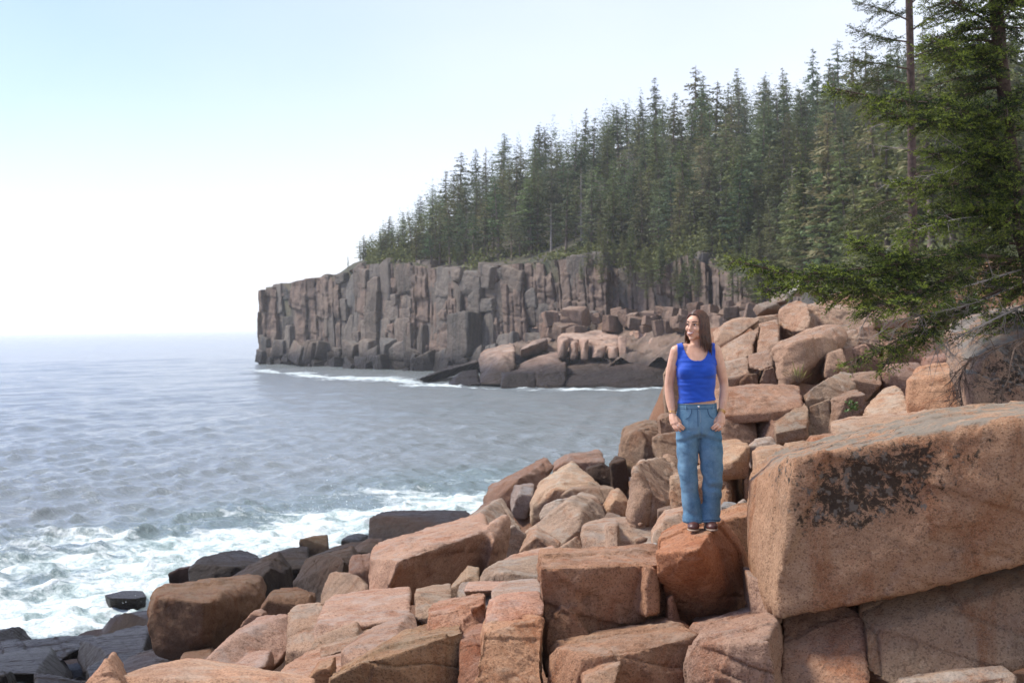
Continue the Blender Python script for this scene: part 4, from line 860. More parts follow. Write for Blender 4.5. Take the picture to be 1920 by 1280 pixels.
mh.l(mh.bump(mh.noise(gpos, 1.2, 6, 0.7), 0.8, 0.6), mh.b.inputs['Normal'])
hill = link('hillside', np_mesh('hillside', hv, np.stack([hi_[:-1, :-1].ravel(), hi_[1:, :-1].ravel(), hi_[1:, 1:].ravel(), hi_[:-1, 1:].ravel()], 1)), mh.mat); tag(hill, kind='structure')

# ------------------------------------------------------------------ spruces of the wood
def leaf_mat(name, c0, c1, c2, sc=0.6, rough=0.7, sss=True):
    m = NT(name); pos = m.n('NewGeometry').outputs['Position']; oi = m.n('ObjectInfo')
    c = m.mix(m.rng(m.noise(pos, sc, 4, 0.65), 0.35, 0.66), c0, c1)
    c = m.mix(m.rng(oi.outputs['Random'], 0.2, 1.0, 0.0, 0.8, False), c, c2)
    c = m.mix(1.0, c, oi.outputs['Color'], 'MULTIPLY')
    m.l(c, m.b.inputs['Base Color']); m.b.inputs['Roughness'].default_value = rough; m.b.inputs['Specular IOR Level'].default_value = 0.25
    if sss:
        tr = m.n('BsdfTranslucent'); m.l(c, tr.inputs['Color']); mx = m.n('MixShader'); mx.inputs[0].default_value = 0.3
        m.l(m.b.outputs[0], mx.inputs[1]); m.l(tr.outputs[0], mx.inputs[2]); m.l(mx.outputs[0], m.out.inputs['Surface'])
    return m.mat
MAT_FIR = leaf_mat('far_needles', (0.050, 0.078, 0.036), (0.095, 0.130, 0.052), (0.125, 0.135, 0.068))
MAT_BARK = flat_mat('bark', (0.16, 0.125, 0.10), 0.9, 0.35, 3, 0.1, bump=0.4)
MAT_DEAD = flat_mat('dead_wood', (0.27, 0.24, 0.22), 0.9, 0.25, 3, 0.1)
def far_spruce(seed, H=14.0, full=1.0, low=0.25, dead=False):
    rs = np.random.RandomState(seed); tv_, tf_ = [], []; bv = []
    z0 = H * low; lean = rs.normal(0, 0.012, 2)
    n_lv = int((H - z0) / 0.34); C = []; D = []; S = []
    gap = rs.uniform(0, 6.28); branches = []
    for L in range(n_lv):
        z = z0 + (H - z0) * (L + rs.uniform(-.3, .3)) / n_lv; u = (H - z) / (H - z0)
        Rm = (0.22 + (1.75 + 0.55 * rs.rand()) * u ** 0.72 * (1 - 0.35 * max(0, u - 0.8) / 0.2)) * rs.uniform(0.7, 1.15)
        for k in range(rs.randint(4, 7)):
            if rs.rand() > full: continue
            th = rs.uniform(0, 6.28); R = Rm * rs.uniform(0.55, 1.1) * (0.8 if abs(((th - gap) + 3.14) % 6.28 - 3.14) < 0.8 else 1)
            dr = np.array([math.cos(th), math.sin(th)])
            branches.append((z, th, R))
            m_ = max(4, int(R * 9.5))
            for q in range(m_):
                f = (q + 0.8 + rs.uniform(-.3, .3)) / m_
                dz = -0.28 * R * f + 0.16 * R * f * f + rs.normal(0, 0.07)
                lat = rs.normal(0, 0.16 * R * (0.35 + f * 0.6))
                C.append((dr[0] * R * f - dr[1] * lat, dr[1] * R * f + dr[0] * lat, z + dz)); D.append((dr[0], dr[1], -0.15)); S.append(rs.uniform(0.13, 0.27) * (0.55 + 0.45 * min(1, u * 3)))
    C = np.array(C); D = np.array(D); S = np.array(S); n = len(C)
    a = D + rs.normal(0, 0.55, (n, 3)); a /= np.linalg.norm(a, axis=1)[:, None]
    b = np.cross(a, rs.normal(0, 1, (n, 3)) + np.array([0, 0, 1.6])); b /= np.linalg.norm(b, axis=1)[:, None] + 1e-9
    S_ = S[:, None]; v = np.stack([C - a * S_ * 0.9, C + b * S_ * 0.45, C + a * S_ * 1.2 - np.array([0, 0, .05]), C - b * S_ * 0.45], 1).reshape(-1, 3)
    v[:, 0] += lean[0] * v[:, 2] ** 1.3; v[:, 1] += lean[1] * v[:, 2] ** 1.3
    zs = np.linspace(-0.6, H, 9); path = np.stack([lean[0] * np.maximum(zs, 0) ** 1.3, lean[1] * np.maximum(zs, 0) ** 1.3, zs], 1)
    parts = [tube(path, 0.17 * (1 - zs / H * 0.93).clip(0.05), 6)]
    for k in range(22 if not dead else 60):
        z = rs.uniform(H * 0.1, z0 * 1.4 if not dead else H * 0.97); th = rs.uniform(0, 6.28); L = rs.uniform(0.5, 1.5) * (1.0 if not dead else (1.3 - z / H))
        p0 = np.array([lean[0] * z ** 1.3, lean[1] * z ** 1.3, z]); p1 = p0 + L * np.array([math.cos(th), math.sin(th), rs.uniform(-.35, .15)])
        parts.append(tube([p0, (p0 + p1) / 2 + (0, 0, -.05), p1], [0.035, 0.025, 0.01], 3))
    tvv, tff = join_vf(parts)
    return (v, np.arange(len(v)).reshape(-1, 4)), (tvv, tff)
kinds = [far_spruce(s, 14, f, l) for s, f, l in ((1, .95, .06), (2, .9, .14), (3, .75, .28), (4, .95, .10), (5, .85, .20), (6, .6, .40), (7, .95, .04), (8, .75, .22))]
dead_k = far_spruce(9, 12, 0.10, 0.45, True)
crown_me = [np_mesh('crown', *k[0], smooth=False) for k in kinds + [dead_k]]; trunk_me = [np_mesh('trunk', *k[1]) for k in kinds + [dead_k]]
for c in crown_me: c.materials.append(MAT_FIR)
for i, t_ in enumerate(trunk_me): t_.materials.append(MAT_DEAD if i == 8 else MAT_BARK)
rs = np.random.RandomState(12)
cand = []
for px in np.arange(688, 2080, 9.0):
    dc = float(edge_d(np.array([px]))[0]); dr = float(lerp_tab(RIDGE, px, 1)); n_row = int((dr - dc) / 6.2)
    for k in range(n_row + 1):
        if rs.rand() < 0.35 * 9 / 9 * (dc + (dr - dc) * k / max(1, n_row)) / 300 * 0 + 0.42: continue
        t = (k + rs.uniform(-.45, .45)) / max(1, n_row)
        if t < 0.03 or t > 1.04: continue
        cand.append((px + rs.uniform(-5, 5), t))
cand = np.array(cand); tp3 = hill_pt(cand[:, 0], np.maximum(cand[:, 1], 0))
H_ = np.clip(rs.normal(0.70, 0.19, len(cand)), 0.32, 1.2) * np.interp(cand[:, 0], [690, 740, 800, 1000, 1500], [0.42, 0.62, 0.85, 0.95, 1.05]); kind_i = rs.randint(0, 8, len(cand)); H_ = H_ * (1 + 0.30 * vnoise(tp3 * np.array([.09, .09, 0]), 19)); kind_i[rs.rand(len(cand)) < 0.06] = 8
# share of the picture each one shows, nearest first
occ = np.zeros((160, 480), bool); show = np.zeros(len(cand)); top_y = np.zeros(len(cand))
for i in np.argsort(tp3[:, 1]):
    x, d, z = tp3[i]; hh = H_[i] * 14; cx = (960 + x / d * F) / 4; y1 = (611 - 0.0147 * (cx * 4 - 960) - (z - 8) / d * F) / 4; y0 = y1 - hh / d * F / 4; wv_ = 1.7 * H_[i] / d * F / 4
    for yy in range(int(y0), int(y1) + 1):
        u = (yy - y0) / max(1, y1 - y0); xa, xb = int(cx - wv_ * u), int(cx + wv_ * u) + 1
        if 0 <= yy < 160:
            xa, xb = max(0, xa), min(480, xb)
            if xb > xa: show[i] += (~occ[yy, xa:xb]).sum(); occ[yy, xa:xb] = True
order = np.argsort(-show); indiv = set(order[:300].tolist())
ridge_n = 0; ordn = ['first', 'second', 'third', 'fourth', 'fifth', 'sixth', 'seventh', 'eighth', 'ninth', 'tenth', 'eleventh', 'twelfth', 'thirteenth', 'fourteenth', 'fifteenth', 'sixteenth', 'seventeenth', 'eighteenth', 'nineteenth', 'twentieth']
stuff_v, stuff_f, so = [], [], 0
for i in np.argsort(cand[:, 0]):
    p = tp3[i]; k = int(kind_i[i]); rz = rs.uniform(0, 6.28); s_ = H_[i]; wd = (0.35 + 0.65 * s_) * rs.uniform(1.2, 1.95)
    if i in indiv:
        root = empty('spruce_tree', p, rz); root.scale = (wd, wd, s_)
        a_ = link('crown', crown_me[k], None, root); link('trunk', trunk_me[k], None, root)
        sh = rs.uniform(0.7, 1.75); a_.color = (sh * rs.uniform(.9, 1.3), sh, sh * rs.uniform(.75, 1.15), 1)
        px, t = cand[i]
        look = ('tall ' if s_ > 1.02 else 'short ' if s_ < 0.68 else '') + ('pale ' if sh > 1.42 else 'dark ' if sh < 1.0 else '') + ('broad ' if wd / s_ > 1.75 else 'slim ' if wd / s_ < 1.4 else '')
        side = 'above the sheer cliff' if px < 1000 else 'above the tumbled cove rocks' if px < 1230 else 'up behind the woman' if px < 1420 else 'left of the thin spruce' if px < 1640 else 'behind the big leaning spruce'
        where = 'near the wood top' if t > 0.8 else 'at the lower wood edge' if t < 0.18 else 'low in the wood' if t < 0.42 else 'midway up the wood'
        if k in (2, 5, 7): look = look + 'bare trunked '
        if k == 8: lab = f'grey dead spruce {where} {side}'
        elif t > 0.93 and ridge_n < 20 and px < 1560: lab = f'{ordn[ridge_n]} spruce on the skyline counted from the bare cliff top'; ridge_n += 1
        else: lab = f'{look}spruce {where} {side}'
        tag(root, lab, 'tree', 'spruces of the wood on the far hillside')
    elif show[i] > 0 or cand[i][1] > 0.8:
        v, f = kinds[k][0] if k < 8 else kinds[0][0]
        sel = rs.rand(len(f)) < 0.15; v4 = v.reshape(-1, 4, 3)[sel].reshape(-1, 3)
        c_, s2 = math.cos(rz), math.sin(rz); w4 = np.stack([(v4[:, 0] * c_ - v4[:, 1] * s2) * wd, (v4[:, 0] * s2 + v4[:, 1] * c_) * wd, v4[:, 2] * s_], 1) + p
        stuff_v.append(w4)
if stuff_v:
    sv = np.concatenate(stuff_v); so_ = link('wood', np_mesh('wood', sv, np.arange(len(sv)).reshape(-1, 4), smooth=False), MAT_FIR)
    tag(so_, 'dense mass of spruces deep in the wood on the far hillside', 'wood', kind='stuff')
# small trees rooted on the ledges where the cliff breaks down towards the cove
for i in range(34):
    px = rs.uniform(1090, 1440); py = float(np.interp(px, [1090, 1200, 1300, 1440], [505, 540, 560, 575])) + rs.uniform(-45, 22); d = float(cliff_d(px)) - rs.uniform(1.2, 5.0)
    k = int(rs.choice([0, 1, 3, 4, 6])); sc_ = rs.uniform(.22, .5); root = empty('spruce_tree', P(px, py, d), rs.uniform(0, 6.28)); root.scale = (sc_ * 1.5, sc_ * 1.5, sc_)
    a_ = link('crown', crown_me[k], None, root); link('trunk', trunk_me[k], None, root); sh = rs.uniform(.8, 1.7); a_.color = (sh * 1.1, sh, sh * .85, 1)
    tag(root, ('tall ' if sc_ > .42 else 'tiny ' if sc_ < .28 else 'small ') + ('pale' if sh > 1.4 else 'dark' if sh < 1.05 else 'green') + ' young spruce on a ledge of the broken cliff ' + ('behind the woman' if px > 1270 else 'above the tumbled rocks' if px > 1170 else 'at its right end'), 'tree', 'young spruces on the broken cliff')
# two little spruces on the bare cliff top and shrubs along the edge
for px, t, h, lab in ((655, 0.05, 0.22, 'leftmost tiny spruce on the bare top of the cliff'), (678, 0.1, 0.36, 'small wind shaped spruce on the cliff top, second from the left'), (716, 0.15, 0.5, 'thin ragged spruce at the corner of the wood above the cliff')):
    p = hill_pt(np.array([px], float), np.array([t]))[0]; root = empty('spruce_tree', p, 1.0); root.scale = (h * .8, h * .8, h)
    link('crown', crown_me[1], None, root); link('trunk', trunk_me[1], None, root); tag(root, lab, 'tree', 'spruces of the wood on the far hillside')
MAT_SHRUB = leaf_mat('shrub_leaves', (0.080, 0.115, 0.028), (0.150, 0.175, 0.048), (0.15, 0.14, 0.055), 0.25)
n = 60000; spx = 690 + (2000 - 690) * rs.rand(n); st = np.abs(rs.normal(0, 0.14, n)); stp = hill_pt(spx, st)
keepm = vnoise(stp * 0.12, 44) + rs.normal(0, .2, n) > -0.15
stp = stp[keepm]; n = len(stp); hgt = np.abs(rs.normal(0, 1.1, n)) * (1 + vnoise(stp * .3, 45))
C = stp + np.stack([rs.normal(0, .3, n), rs.normal(0, .3, n) - .3, hgt], 1); a = rs.normal(0, 1, (n, 3)); a /= np.linalg.norm(a, axis=1)[:, None]; b = np.cross(a, rs.normal(0, 1, (n, 3))); b /= np.linalg.norm(b, axis=1)[:, None]
sz_ = rs.uniform(.18, .42, n)[:, None]; v = np.stack([C - a * sz_, C + b * sz_ * .6, C + a * sz_, C - b * sz_ * .6], 1).reshape(-1, 3)
tag(link('undergrowth', np_mesh('undergrowth', v, np.arange(len(v)).reshape(-1, 4), smooth=False), MAT_SHRUB), 'yellow green shrubs along the top edge of the far cliff', 'shrubs', kind='stuff')
# ================================================================== near trees at the right
def brush(n=26, seed=0):
    """one needle-covered twig along +X, length 1: narrow blades all round, pointing forward"""
    rs_ = np.random.RandomState(seed); v = []
    for i in range(n):
        t = rs_.uniform(0.0, 1.0) if i > 3 else 0.97; th = rs_.uniform(0, 6.28); L = rs_.uniform(0.22, 0.32) * (1 - 0.25 * t); w = 0.055
        b = np.array([t * 0.9, 0, 0]); o = np.array([0, math.cos(th), math.sin(th)]); dr = np.array([0.75, 0, 0]) + o * (1.0 if i > 3 else 0.35); dr /= np.linalg.norm(dr); s_ = np.cross(dr, o + np.array([.3, .1, 0])); s_ /= np.linalg.norm(s_)
        v += [b - s_ * w, b + s_ * w, b + dr * L]
    return np.array(v)
BR = [brush(13, s) for s in range(4)]
def needle_mat(name, dark, new_growth, old):
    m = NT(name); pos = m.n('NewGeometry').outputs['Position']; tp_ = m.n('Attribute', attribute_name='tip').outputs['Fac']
    c = m.mix(m.rng(tp_, 0.22, 0.88), dark, new_growth)  # needles turn to the yellow green of new growth towards the tips
    c = m.mix(m.rng(m.noise(pos, 3.0, 3), 0.56, 0.70, 0, 0.55), c, old)
    m.l(c, m.b.inputs['Base Color']); m.b.inputs['Roughness'].default_value = 0.55; m.b.inputs['Specular IOR Level'].default_value = 0.3
    tr = m.n('BsdfTranslucent'); m.l(c, tr.inputs['Color']); mx = m.n('MixShader'); mx.inputs[0].default_value = 0.28
    m.l(m.b.outputs[0], mx.inputs[1]); m.l(tr.outputs[0], mx.inputs[2]); m.l(mx.outputs[0], m.out.inputs['Surface']); return m.mat
MAT_NEEDLE = needle_mat('spruce_needles', (0.018, 0.036, 0.010), (0.22, 0.275, 0.036), (0.075, 0.068, 0.018))
MAT_NEEDLE2 = needle_mat('sparse_needles', (0.030, 0.045, 0.014), (0.100, 0.125, 0.028), (0.085, 0.075, 0.025))
MAT_TWIG = flat_mat('twig_bark', (0.105, 0.075, 0.058), 0.9, 0.3, 20, 0.1, bump=0.3)
MAT_TRUNK = flat_mat('spruce_bark', (0.075, 0.052, 0.042), 0.92, 0.4, 14, 0.1, bump=0.9)
def smooth_path(pts, n):
    pts = np.array(pts, float); t = np.linspace(0, len(pts) - 1, n); out = []
    for q in t:
        i = min(int(q), len(pts) - 2); u = q - i; p0, p1, p2, p3 = pts[max(i - 1, 0)], pts[i], pts[i + 1], pts[min(i + 2, len(pts) - 1)]
        out.append(0.5 * ((2 * p1) + (-p0 + p2) * u + (2 * p0 - 5 * p1 + 4 * p2 - p3) * u * u + (-p0 + 3 * p1 - 3 * p2 + p3) * u ** 3))
    return np.array(out)
def spruce_limb(root, pts, r0, rs_, start=0.2, blen=0.42, dens=1.0, twig=0.10, mat=None, bare=0.0, hang=0.25, every=0.026):
    """a limb: tapered wood, side branchlets in a drooping spray, needle twigs on them"""
    L = np.linalg.norm(np.diff(np.array(pts, float), axis=0), axis=1).sum(); n = max(8, int(L / 0.12)); path = smooth_path(pts, n)
    wood = [tube(path, r0 * np.linspace(1, 0.18, n), 6)]; TP, TD, TL, TT = [], [], [], []
    cum_ = np.concatenate([[0], np.cumsum(np.linalg.norm(np.diff(path, axis=0), axis=1))])
    s = start * L; sd = 1
    while s < L:
        f = s / L; p = np.array([np.interp(s, cum_, path[:, k]) for k in range(3)]); tg = np.array([np.interp(min(s + .1, L), cum_, path[:, k]) for k in range(3)]) - np.array([np.interp(max(s - .1, 0), cum_, path[:, k]) for k in range(3)]); tg /= np.linalg.norm(tg) + 1e-9
        sidev = np.cross(tg, (0, 0, 1)); sidev /= np.linalg.norm(sidev) + 1e-9
        bl = blen * (1.0 - 0.72 * f ** 2) * rs_.uniform(0.55, 1.15)
        dr = tg * rs_.uniform(.45, .8) + sidev * sd * rs_.uniform(.6, 1.0) + np.array([0, 0, rs_.uniform(-.75, .55)]); dr /= np.linalg.norm(dr)
        m_ = 6; bp_ = [p + dr * bl * q + np.array([0, 0, -hang * bl * q * q + 0.06 * bl * q ** 4]) for q in np.linspace(0, 1, m_)]
        wood.append(tube(bp_, np.linspace(.0055, .002, m_), 3))
        if rs_.rand() > bare:
            k = max(4, int(bl / 0.021 * dens)); ts = 1
            for q in np.linspace(0.12, 1.0, k):
                pb = np.array([np.interp(q * (m_ - 1), range(m_), [b_[c_] for b_ in bp_]) for c_ in range(3)])
                sv_ = np.cross(dr, (0, 0, 1)); sv_ /= np.linalg.norm(sv_) + 1e-9
                d_ = dr * rs_.uniform(.5, 1.0) + sv_ * ts * rs_.uniform(.35, 1.0) * (1.0 if q < .97 else .1) + np.array([0, 0, rs_.uniform(-.45, .40)]); d_ /= np.linalg.norm(d_)
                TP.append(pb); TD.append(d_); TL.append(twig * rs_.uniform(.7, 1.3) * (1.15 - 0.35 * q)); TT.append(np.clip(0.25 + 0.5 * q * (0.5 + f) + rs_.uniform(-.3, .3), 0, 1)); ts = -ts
        sd = -sd; s += every * rs_.uniform(.6, 1.4)
    # end of the limb
    for _ in range(6):
        d_ = tg + rs_.normal(0, .35, 3); TP.append(path[-1]); TD.append(d_ / np.linalg.norm(d_)); TL.append(twig); TT.append(.9)
    wv_, wf_ = join_vf(wood); br_ = link('branch', np_mesh('branch', wv_ - np.array(root.location), wf_), MAT_TWIG, root)
    if len(TP) > 6 or bare < 1:
        TP, TD, TL, TT = np.array(TP), np.array(TD), np.array(TL), np.array(TT)
        y_ = np.cross(TD, rs_.normal(0, 1, TD.shape)); y_ /= np.linalg.norm(y_, axis=1)[:, None]; z_ = np.cross(TD, y_)
        out = np.zeros((len(TP), len(BR[0]), 3)); tipa = np.zeros((len(TP), len(BR[0]))); wch = rs_.randint(0, 4, len(TP))
        rad = np.minimum(1.0, (0.10 if twig < .12 else 0.16) / TL)[:, None, None]
        for k in range(4):
            s_ = wch == k; b = BR[k]
            out[s_] = TP[s_][:, None, :] + TL[s_][:, None, None] * (b[None, :, 0:1] * TD[s_][:, None, :] + rad[s_] * (b[None, :, 1:2] * y_[s_][:, None, :] + b[None, :, 2:3] * z_[s_][:, None, :]))
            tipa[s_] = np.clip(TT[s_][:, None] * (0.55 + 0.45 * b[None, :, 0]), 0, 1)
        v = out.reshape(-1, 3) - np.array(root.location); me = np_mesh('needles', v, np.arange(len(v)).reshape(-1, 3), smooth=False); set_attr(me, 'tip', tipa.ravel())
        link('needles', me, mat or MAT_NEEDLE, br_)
    return br_
def dead_branch(root, pts, r0, rs_, n_side=14, slen=0.35, mat=None, droop=0.3):
    n = 12; path = smooth_path(pts, n); wood = [tube(path, r0 * np.linspace(1, .25, n), 5)]
    for k in range(n_side):
        q = rs_.uniform(.15, 1); p = np.array([np.interp(q * (n - 1), range(n), path[:, c_]) for c_ in range(3)]); d_ = (path[-1] - path[0]) / (np.linalg.norm(path[-1] - path[0]) + 1e-9) * .6 + rs_.normal(0, .6, 3) + np.array([0, 0, -droop]); d_ /= np.linalg.norm(d_)
        L = slen * rs_.uniform(.4, 1.1); e = p + d_ * L + rs_.normal(0, .06 * L, 3); mdp = (p + e) / 2 + rs_.normal(0, .08 * L, 3); wood.append(tube([p, mdp, e], [r0 * .35, r0 * .25, r0 * .1], 3))
        for _ in range(2):
            e2 = mdp + (d_ + rs_.normal(0, .6, 3)) * L * .4; wood.append(tube([mdp, e2], [r0 * .2, r0 * .08], 3))
    v, f = join_vf(wood); return link('dead_branch', np_mesh('dead_branch', v - np.array(root.location), f), mat or MAT_DEAD, root)
Q = lambda l: [np.array(P(*p)[:]) for p in l]
rsS = np.random.RandomState(31)
# ---- the big spruce leaning in from the right edge
tb = np.array(P(1975, 650, 15.8)[:]); spruce = empty('spruce_tree', tb)
tag(spruce, 'big dark green spruce leaning in from the right edge above the boulders', 'tree')
tpath = np.array(Q([(1975, 690, 15.8), (1960, 600, 15.7), (1930, 480, 15.6), (1906, 390, 15.5), (1890, 240, 15.4), (1872, 60, 15.3), (1858, -120, 15.2), (1848, -300, 15.1)]))
tp_ = smooth_path(tpath, 30); v, f = tube(tp_, np.linspace(.135, .045, 30) * (1 + .05 * rsS.randn(30)), 14); link('trunk', np_mesh('trunk', v - tb, f), MAT_TRUNK, spruce)
def S(pts, r=.022, **kw):
    kw['blen'] = kw.get('blen', .35) * 1.2; kw['dens'] = kw.get('dens', 1) * 1.5
    return spruce_limb(spruce, Q(pts), r, rsS, **kw)
S([(1930, 490, 15.6), (1800, 478, 15.2), (1650, 500, 14.7), (1500, 512, 14.3), (1374, 488, 14.0)], .030, start=.18, blen=.34)
S([(1700, 505, 14.9), (1600, 520, 14.4), (1500, 530, 14.1), (1432, 546, 13.9)], .014, start=.3, blen=.26)
S([(1760, 500, 15.0), (1660, 530, 14.6), (1600, 545, 14.3), (1543, 558, 14.1)], .016, start=.15, blen=.34)
S([(1780, 490, 15.1), (1700, 490, 14.8), (1640, 470, 14.6), (1600, 448, 14.5)], .014, start=.2, blen=.32, hang=0)
S([(1820, 500, 15.2), (1740, 540, 14.6), (1660, 570, 14.2), (1620, 580, 14.0)], .016, start=.1, blen=.38)
S([(1925, 520, 15.6), (1820, 570, 15.2), (1730, 610, 14.9), (1660, 650, 14.7), (1588, 682, 14.6)], .020, start=.25, blen=.30, dens=.8, bare=.25)
S([(1800, 585, 15.1), (1740, 620, 14.8), (1690, 650, 14.7), (1655, 690, 14.6)], .012, start=.2, blen=.26)
S([(1890, 240, 15.4), (1790, 200, 15.0), (1680, 188, 14.7), (1558, 165, 14.5)], .024, start=.1, blen=.34)
S([(1895, 260, 15.4), (1800, 230, 15.0), (1720, 225, 14.6), (1640, 205, 14.4)], .018, start=.1, blen=.36)
S([(1903, 350, 15.5), (1800, 345, 15.1), (1690, 345, 14.8)], .02, start=.1, blen=.40)
S([(1905, 400, 15.5), (1810, 395, 15.0), (1740, 420, 14.7), (1690, 452, 14.6)], .018, start=.1, blen=.38)
S([(1900, 330, 15.5), (1820, 290, 15.0), (1740, 290, 14.7)], .018, start=.1, blen=.40)
S([(1880, 140, 15.4), (1800, 100, 15.0), (1745, 75, 14.7)], .018, start=.1, blen=.42)
S([(1870, 50, 15.3), (1800, 10, 15.0), (1750, -20, 14.8)], .018, start=.1, blen=.42)
S([(1862, -30, 15.3), (1780, -60, 15.0), (1720, -70, 14.8)], .018, start=.1, blen=.42)
for py in np.arange(-60, 600, 17):
    py = py + rsS.uniform(-10, 10); q = (py + 300) / 990; px0 = float(np.interp(py, [-300, -120, 60, 240, 390, 480, 600], [1848, 1858, 1872, 1890, 1906, 1930, 1960]))
    for _ in range(2):
        az = rsS.uniform(R_(120), R_(330)); L = rsS.uniform(.55, 1.15) * (0.75 + .25 * min(1, max(0, py) / 300))
        p0 = np.array(P(px0, py, float(np.interp(py, [-300, 690], [15.1, 15.8])))[:]); dv = np.array([math.cos(az), math.sin(az) * .9, rsS.uniform(-.15, .25)])
        p1 = p0 + dv * L * .5 + np.array([0, 0, -.02]); p2 = p0 + dv * L + np.array([0, 0, -.16 * L])
        spruce_limb(spruce, [p0, p1, p2], .016, rsS, start=.12, blen=.36, every=.040)
for l in ([(1935, 520, 15.6), (1850, 560, 15.2), (1760, 585, 14.9), (1680, 600, 14.7)], [(1930, 500, 15.6), (1800, 540, 15.0), (1700, 560, 14.7), (1600, 590, 14.6)], [(1945, 560, 15.7), (1860, 600, 15.2), (1800, 630, 15.0), (1750, 655, 14.9)]): dead_branch(spruce, Q(l), .014, rsS, 40, .40)
for l in ([(1960, 620, 15.2), (1900, 640, 14.4), (1830, 670, 14.1), (1790, 700, 14.0)], [(1960, 630, 15.0), (1905, 650, 14.2), (1888, 720, 13.9), (1850, 760, 13.8), (1820, 790, 13.7)], [(1820, 670, 14.1), (1800, 710, 14.0), (1803, 750, 13.95), (1805, 790, 13.9)]): dead_branch(spruce, Q(l), .013, rsS, 30, .32, MAT_TWIG, .6)
for l in ([(1895, 255, 15.4), (1830, 290, 15.0), (1745, 240, 14.8)], [(1830, 290, 15.0), (1780, 320, 14.8), (1735, 330, 14.7)], [(1905, 400, 15.5), (1800, 410, 14.7), (1720, 430, 14.5)]): dead_branch(spruce, Q(l), .010, rsS, 8, .2)
# ---- the thinner tree behind it
tb2 = np.array(P(1716, 640, 37.8)[:]); pine = empty('spruce_tree', tb2); tag(pine, 'tall thin spruce with a bare grey trunk behind the big leaning spruce', 'tree')
tq = smooth_path(np.array(Q([(1716, 680, 37.8), (1713, 500, 37.8), (1710, 320, 37.8), (1708, 150, 37.8), (1704, -20, 37.8), (1700, -200, 37.8)])), 24); v, f = tube(tq, np.linspace(.135, .085, 24), 12)
MAT_GREYBARK = flat_mat('grey_bark', (0.085, 0.060, 0.052), 0.92, 0.35, 9, 0.1, bump=0.8); link('trunk', np_mesh('trunk', v - tb2, f), MAT_GREYBARK, pine)
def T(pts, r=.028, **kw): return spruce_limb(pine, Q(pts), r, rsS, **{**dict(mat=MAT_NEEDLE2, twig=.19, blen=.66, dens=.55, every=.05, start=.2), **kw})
for l in ([(1708, 40, 37.8), (1660, 20, 37.3), (1610, 5, 37.1)], [(1708, 80, 37.8), (1650, 70, 37.2), (1600, 55, 37.0)], [(1708, 130, 37.8), (1650, 120, 37.3), (1590, 110, 36.8)], [(1709, 160, 37.8), (1660, 150, 37.1), (1610, 160, 36.8)], [(1706, 60, 37.8), (1750, 30, 37.6), (1790, 20, 37.5)],
          [(1706, 110, 37.8), (1760, 90, 37.3), (1800, 100, 37.2)], [(1705, 10, 37.8), (1740, -20, 37.5), (1780, -30, 37.3)], [(1706, 0, 37.8), (1670, -25, 37.5), (1620, -30, 37.3)], [(1709, 200, 37.8), (1750, 190, 37.3), (1800, 200, 37.1)],
          [(1712, 380, 37.8), (1670, 375, 37.3), (1620, 400, 37.0), (1572, 432, 36.8)], [(1712, 400, 37.8), (1680, 400, 37.5), (1640, 425, 37.2)], [(1711, 190, 37.8), (1670, 185, 37.3), (1640, 200, 37.2)], [(1712, 330, 37.8), (1740, 320, 37.3), (1780, 330, 37.2)]): T(l)
for l in ([(1710, 280, 37.8), (1660, 275, 37.5), (1612, 266, 37.2)], [(1710, 232, 37.8), (1670, 228, 37.5), (1625, 243, 37.3)], [(1712, 405, 37.8), (1690, 400, 37.6), (1655, 395, 37.3)], [(1712, 350, 37.8), (1680, 340, 37.6), (1650, 352, 37.5)], [(1712, 440, 37.8), (1690, 445, 37.6), (1660, 470, 37.3)], [(1711, 300, 37.8), (1740, 290, 37.6), (1770, 300, 37.5)]): dead_branch(pine, Q(l), .018, rsS, 10, .35)
# ---- small plants among the rocks
MAT_LEAF = flat_mat('green_leaf', (0.060, 0.11, 0.022), 0.6, 0.3, 30); MAT_GRASS = flat_mat('dry_grass', (0.19, 0.18, 0.055), 0.8, 0.3, 20)
def sprig(px, py, d, size, n, lab, grass=False):
    c = np.array(P(px, py, d)[:]); root = empty('small_plant', c); tag(root, lab, 'plant'); vs, ws = [], []
    for i in range(n):
        th = rsS.uniform(0, 6.28); tilt = rsS.uniform(.2, 1.1); L = size * rsS.uniform(.5, 1.0); dr = np.array([math.cos(th) * math.sin(tilt), math.sin(th) * math.sin(tilt), math.cos(tilt)])
        ws.append(tube([np.zeros(3), dr * L * .55 + (0, 0, .1 * L), dr * L], [.0025, .002, .001], 3))
        for k in range(1 if grass else 5):
            b = dr * L * rsS.uniform(.45, 1.0); a = dr + rsS.normal(0, .7 if not grass else .1, 3); a /= np.linalg.norm(a); s_ = np.cross(a, rsS.normal(0, 1, 3)); s_ /= np.linalg.norm(s_); l_ = size * (.3 if not grass else .6); w_ = l_ * (.28 if not grass else .04)
            vs += [b, b + a * l_ * .5 + s_ * w_, b + a * l_, b + a * l_ * .5 - s_ * w_]
    link('leaves', np_mesh('leaves', np.array(vs), np.arange(len(vs)).reshape(-1, 4), smooth=False), MAT_GRASS if grass else MAT_LEAF, root); v, f = join_vf(ws); link('stem', np_mesh('stem', v, f), MAT_TWIG, root)
sprig(1704, 808, 13.2, .14, 12, 'green leafy sprig growing behind the top of the lichen covered block')
sprig(1660, 826, 13.2, .07, 6, 'tiny green sprig left of the larger leafy sprig')
sprig(1497, 720, 22.8, .28, 40, 'tuft of dry grass in the joint of the middle wall', True)
sprig(1598, 776, 18.6, .18, 14, 'green plant in the dark gap above the long tan slab')
sprig(1800, 610, 17.5, .40, 46, 'low green bush at the foot of the big leaning spruce')
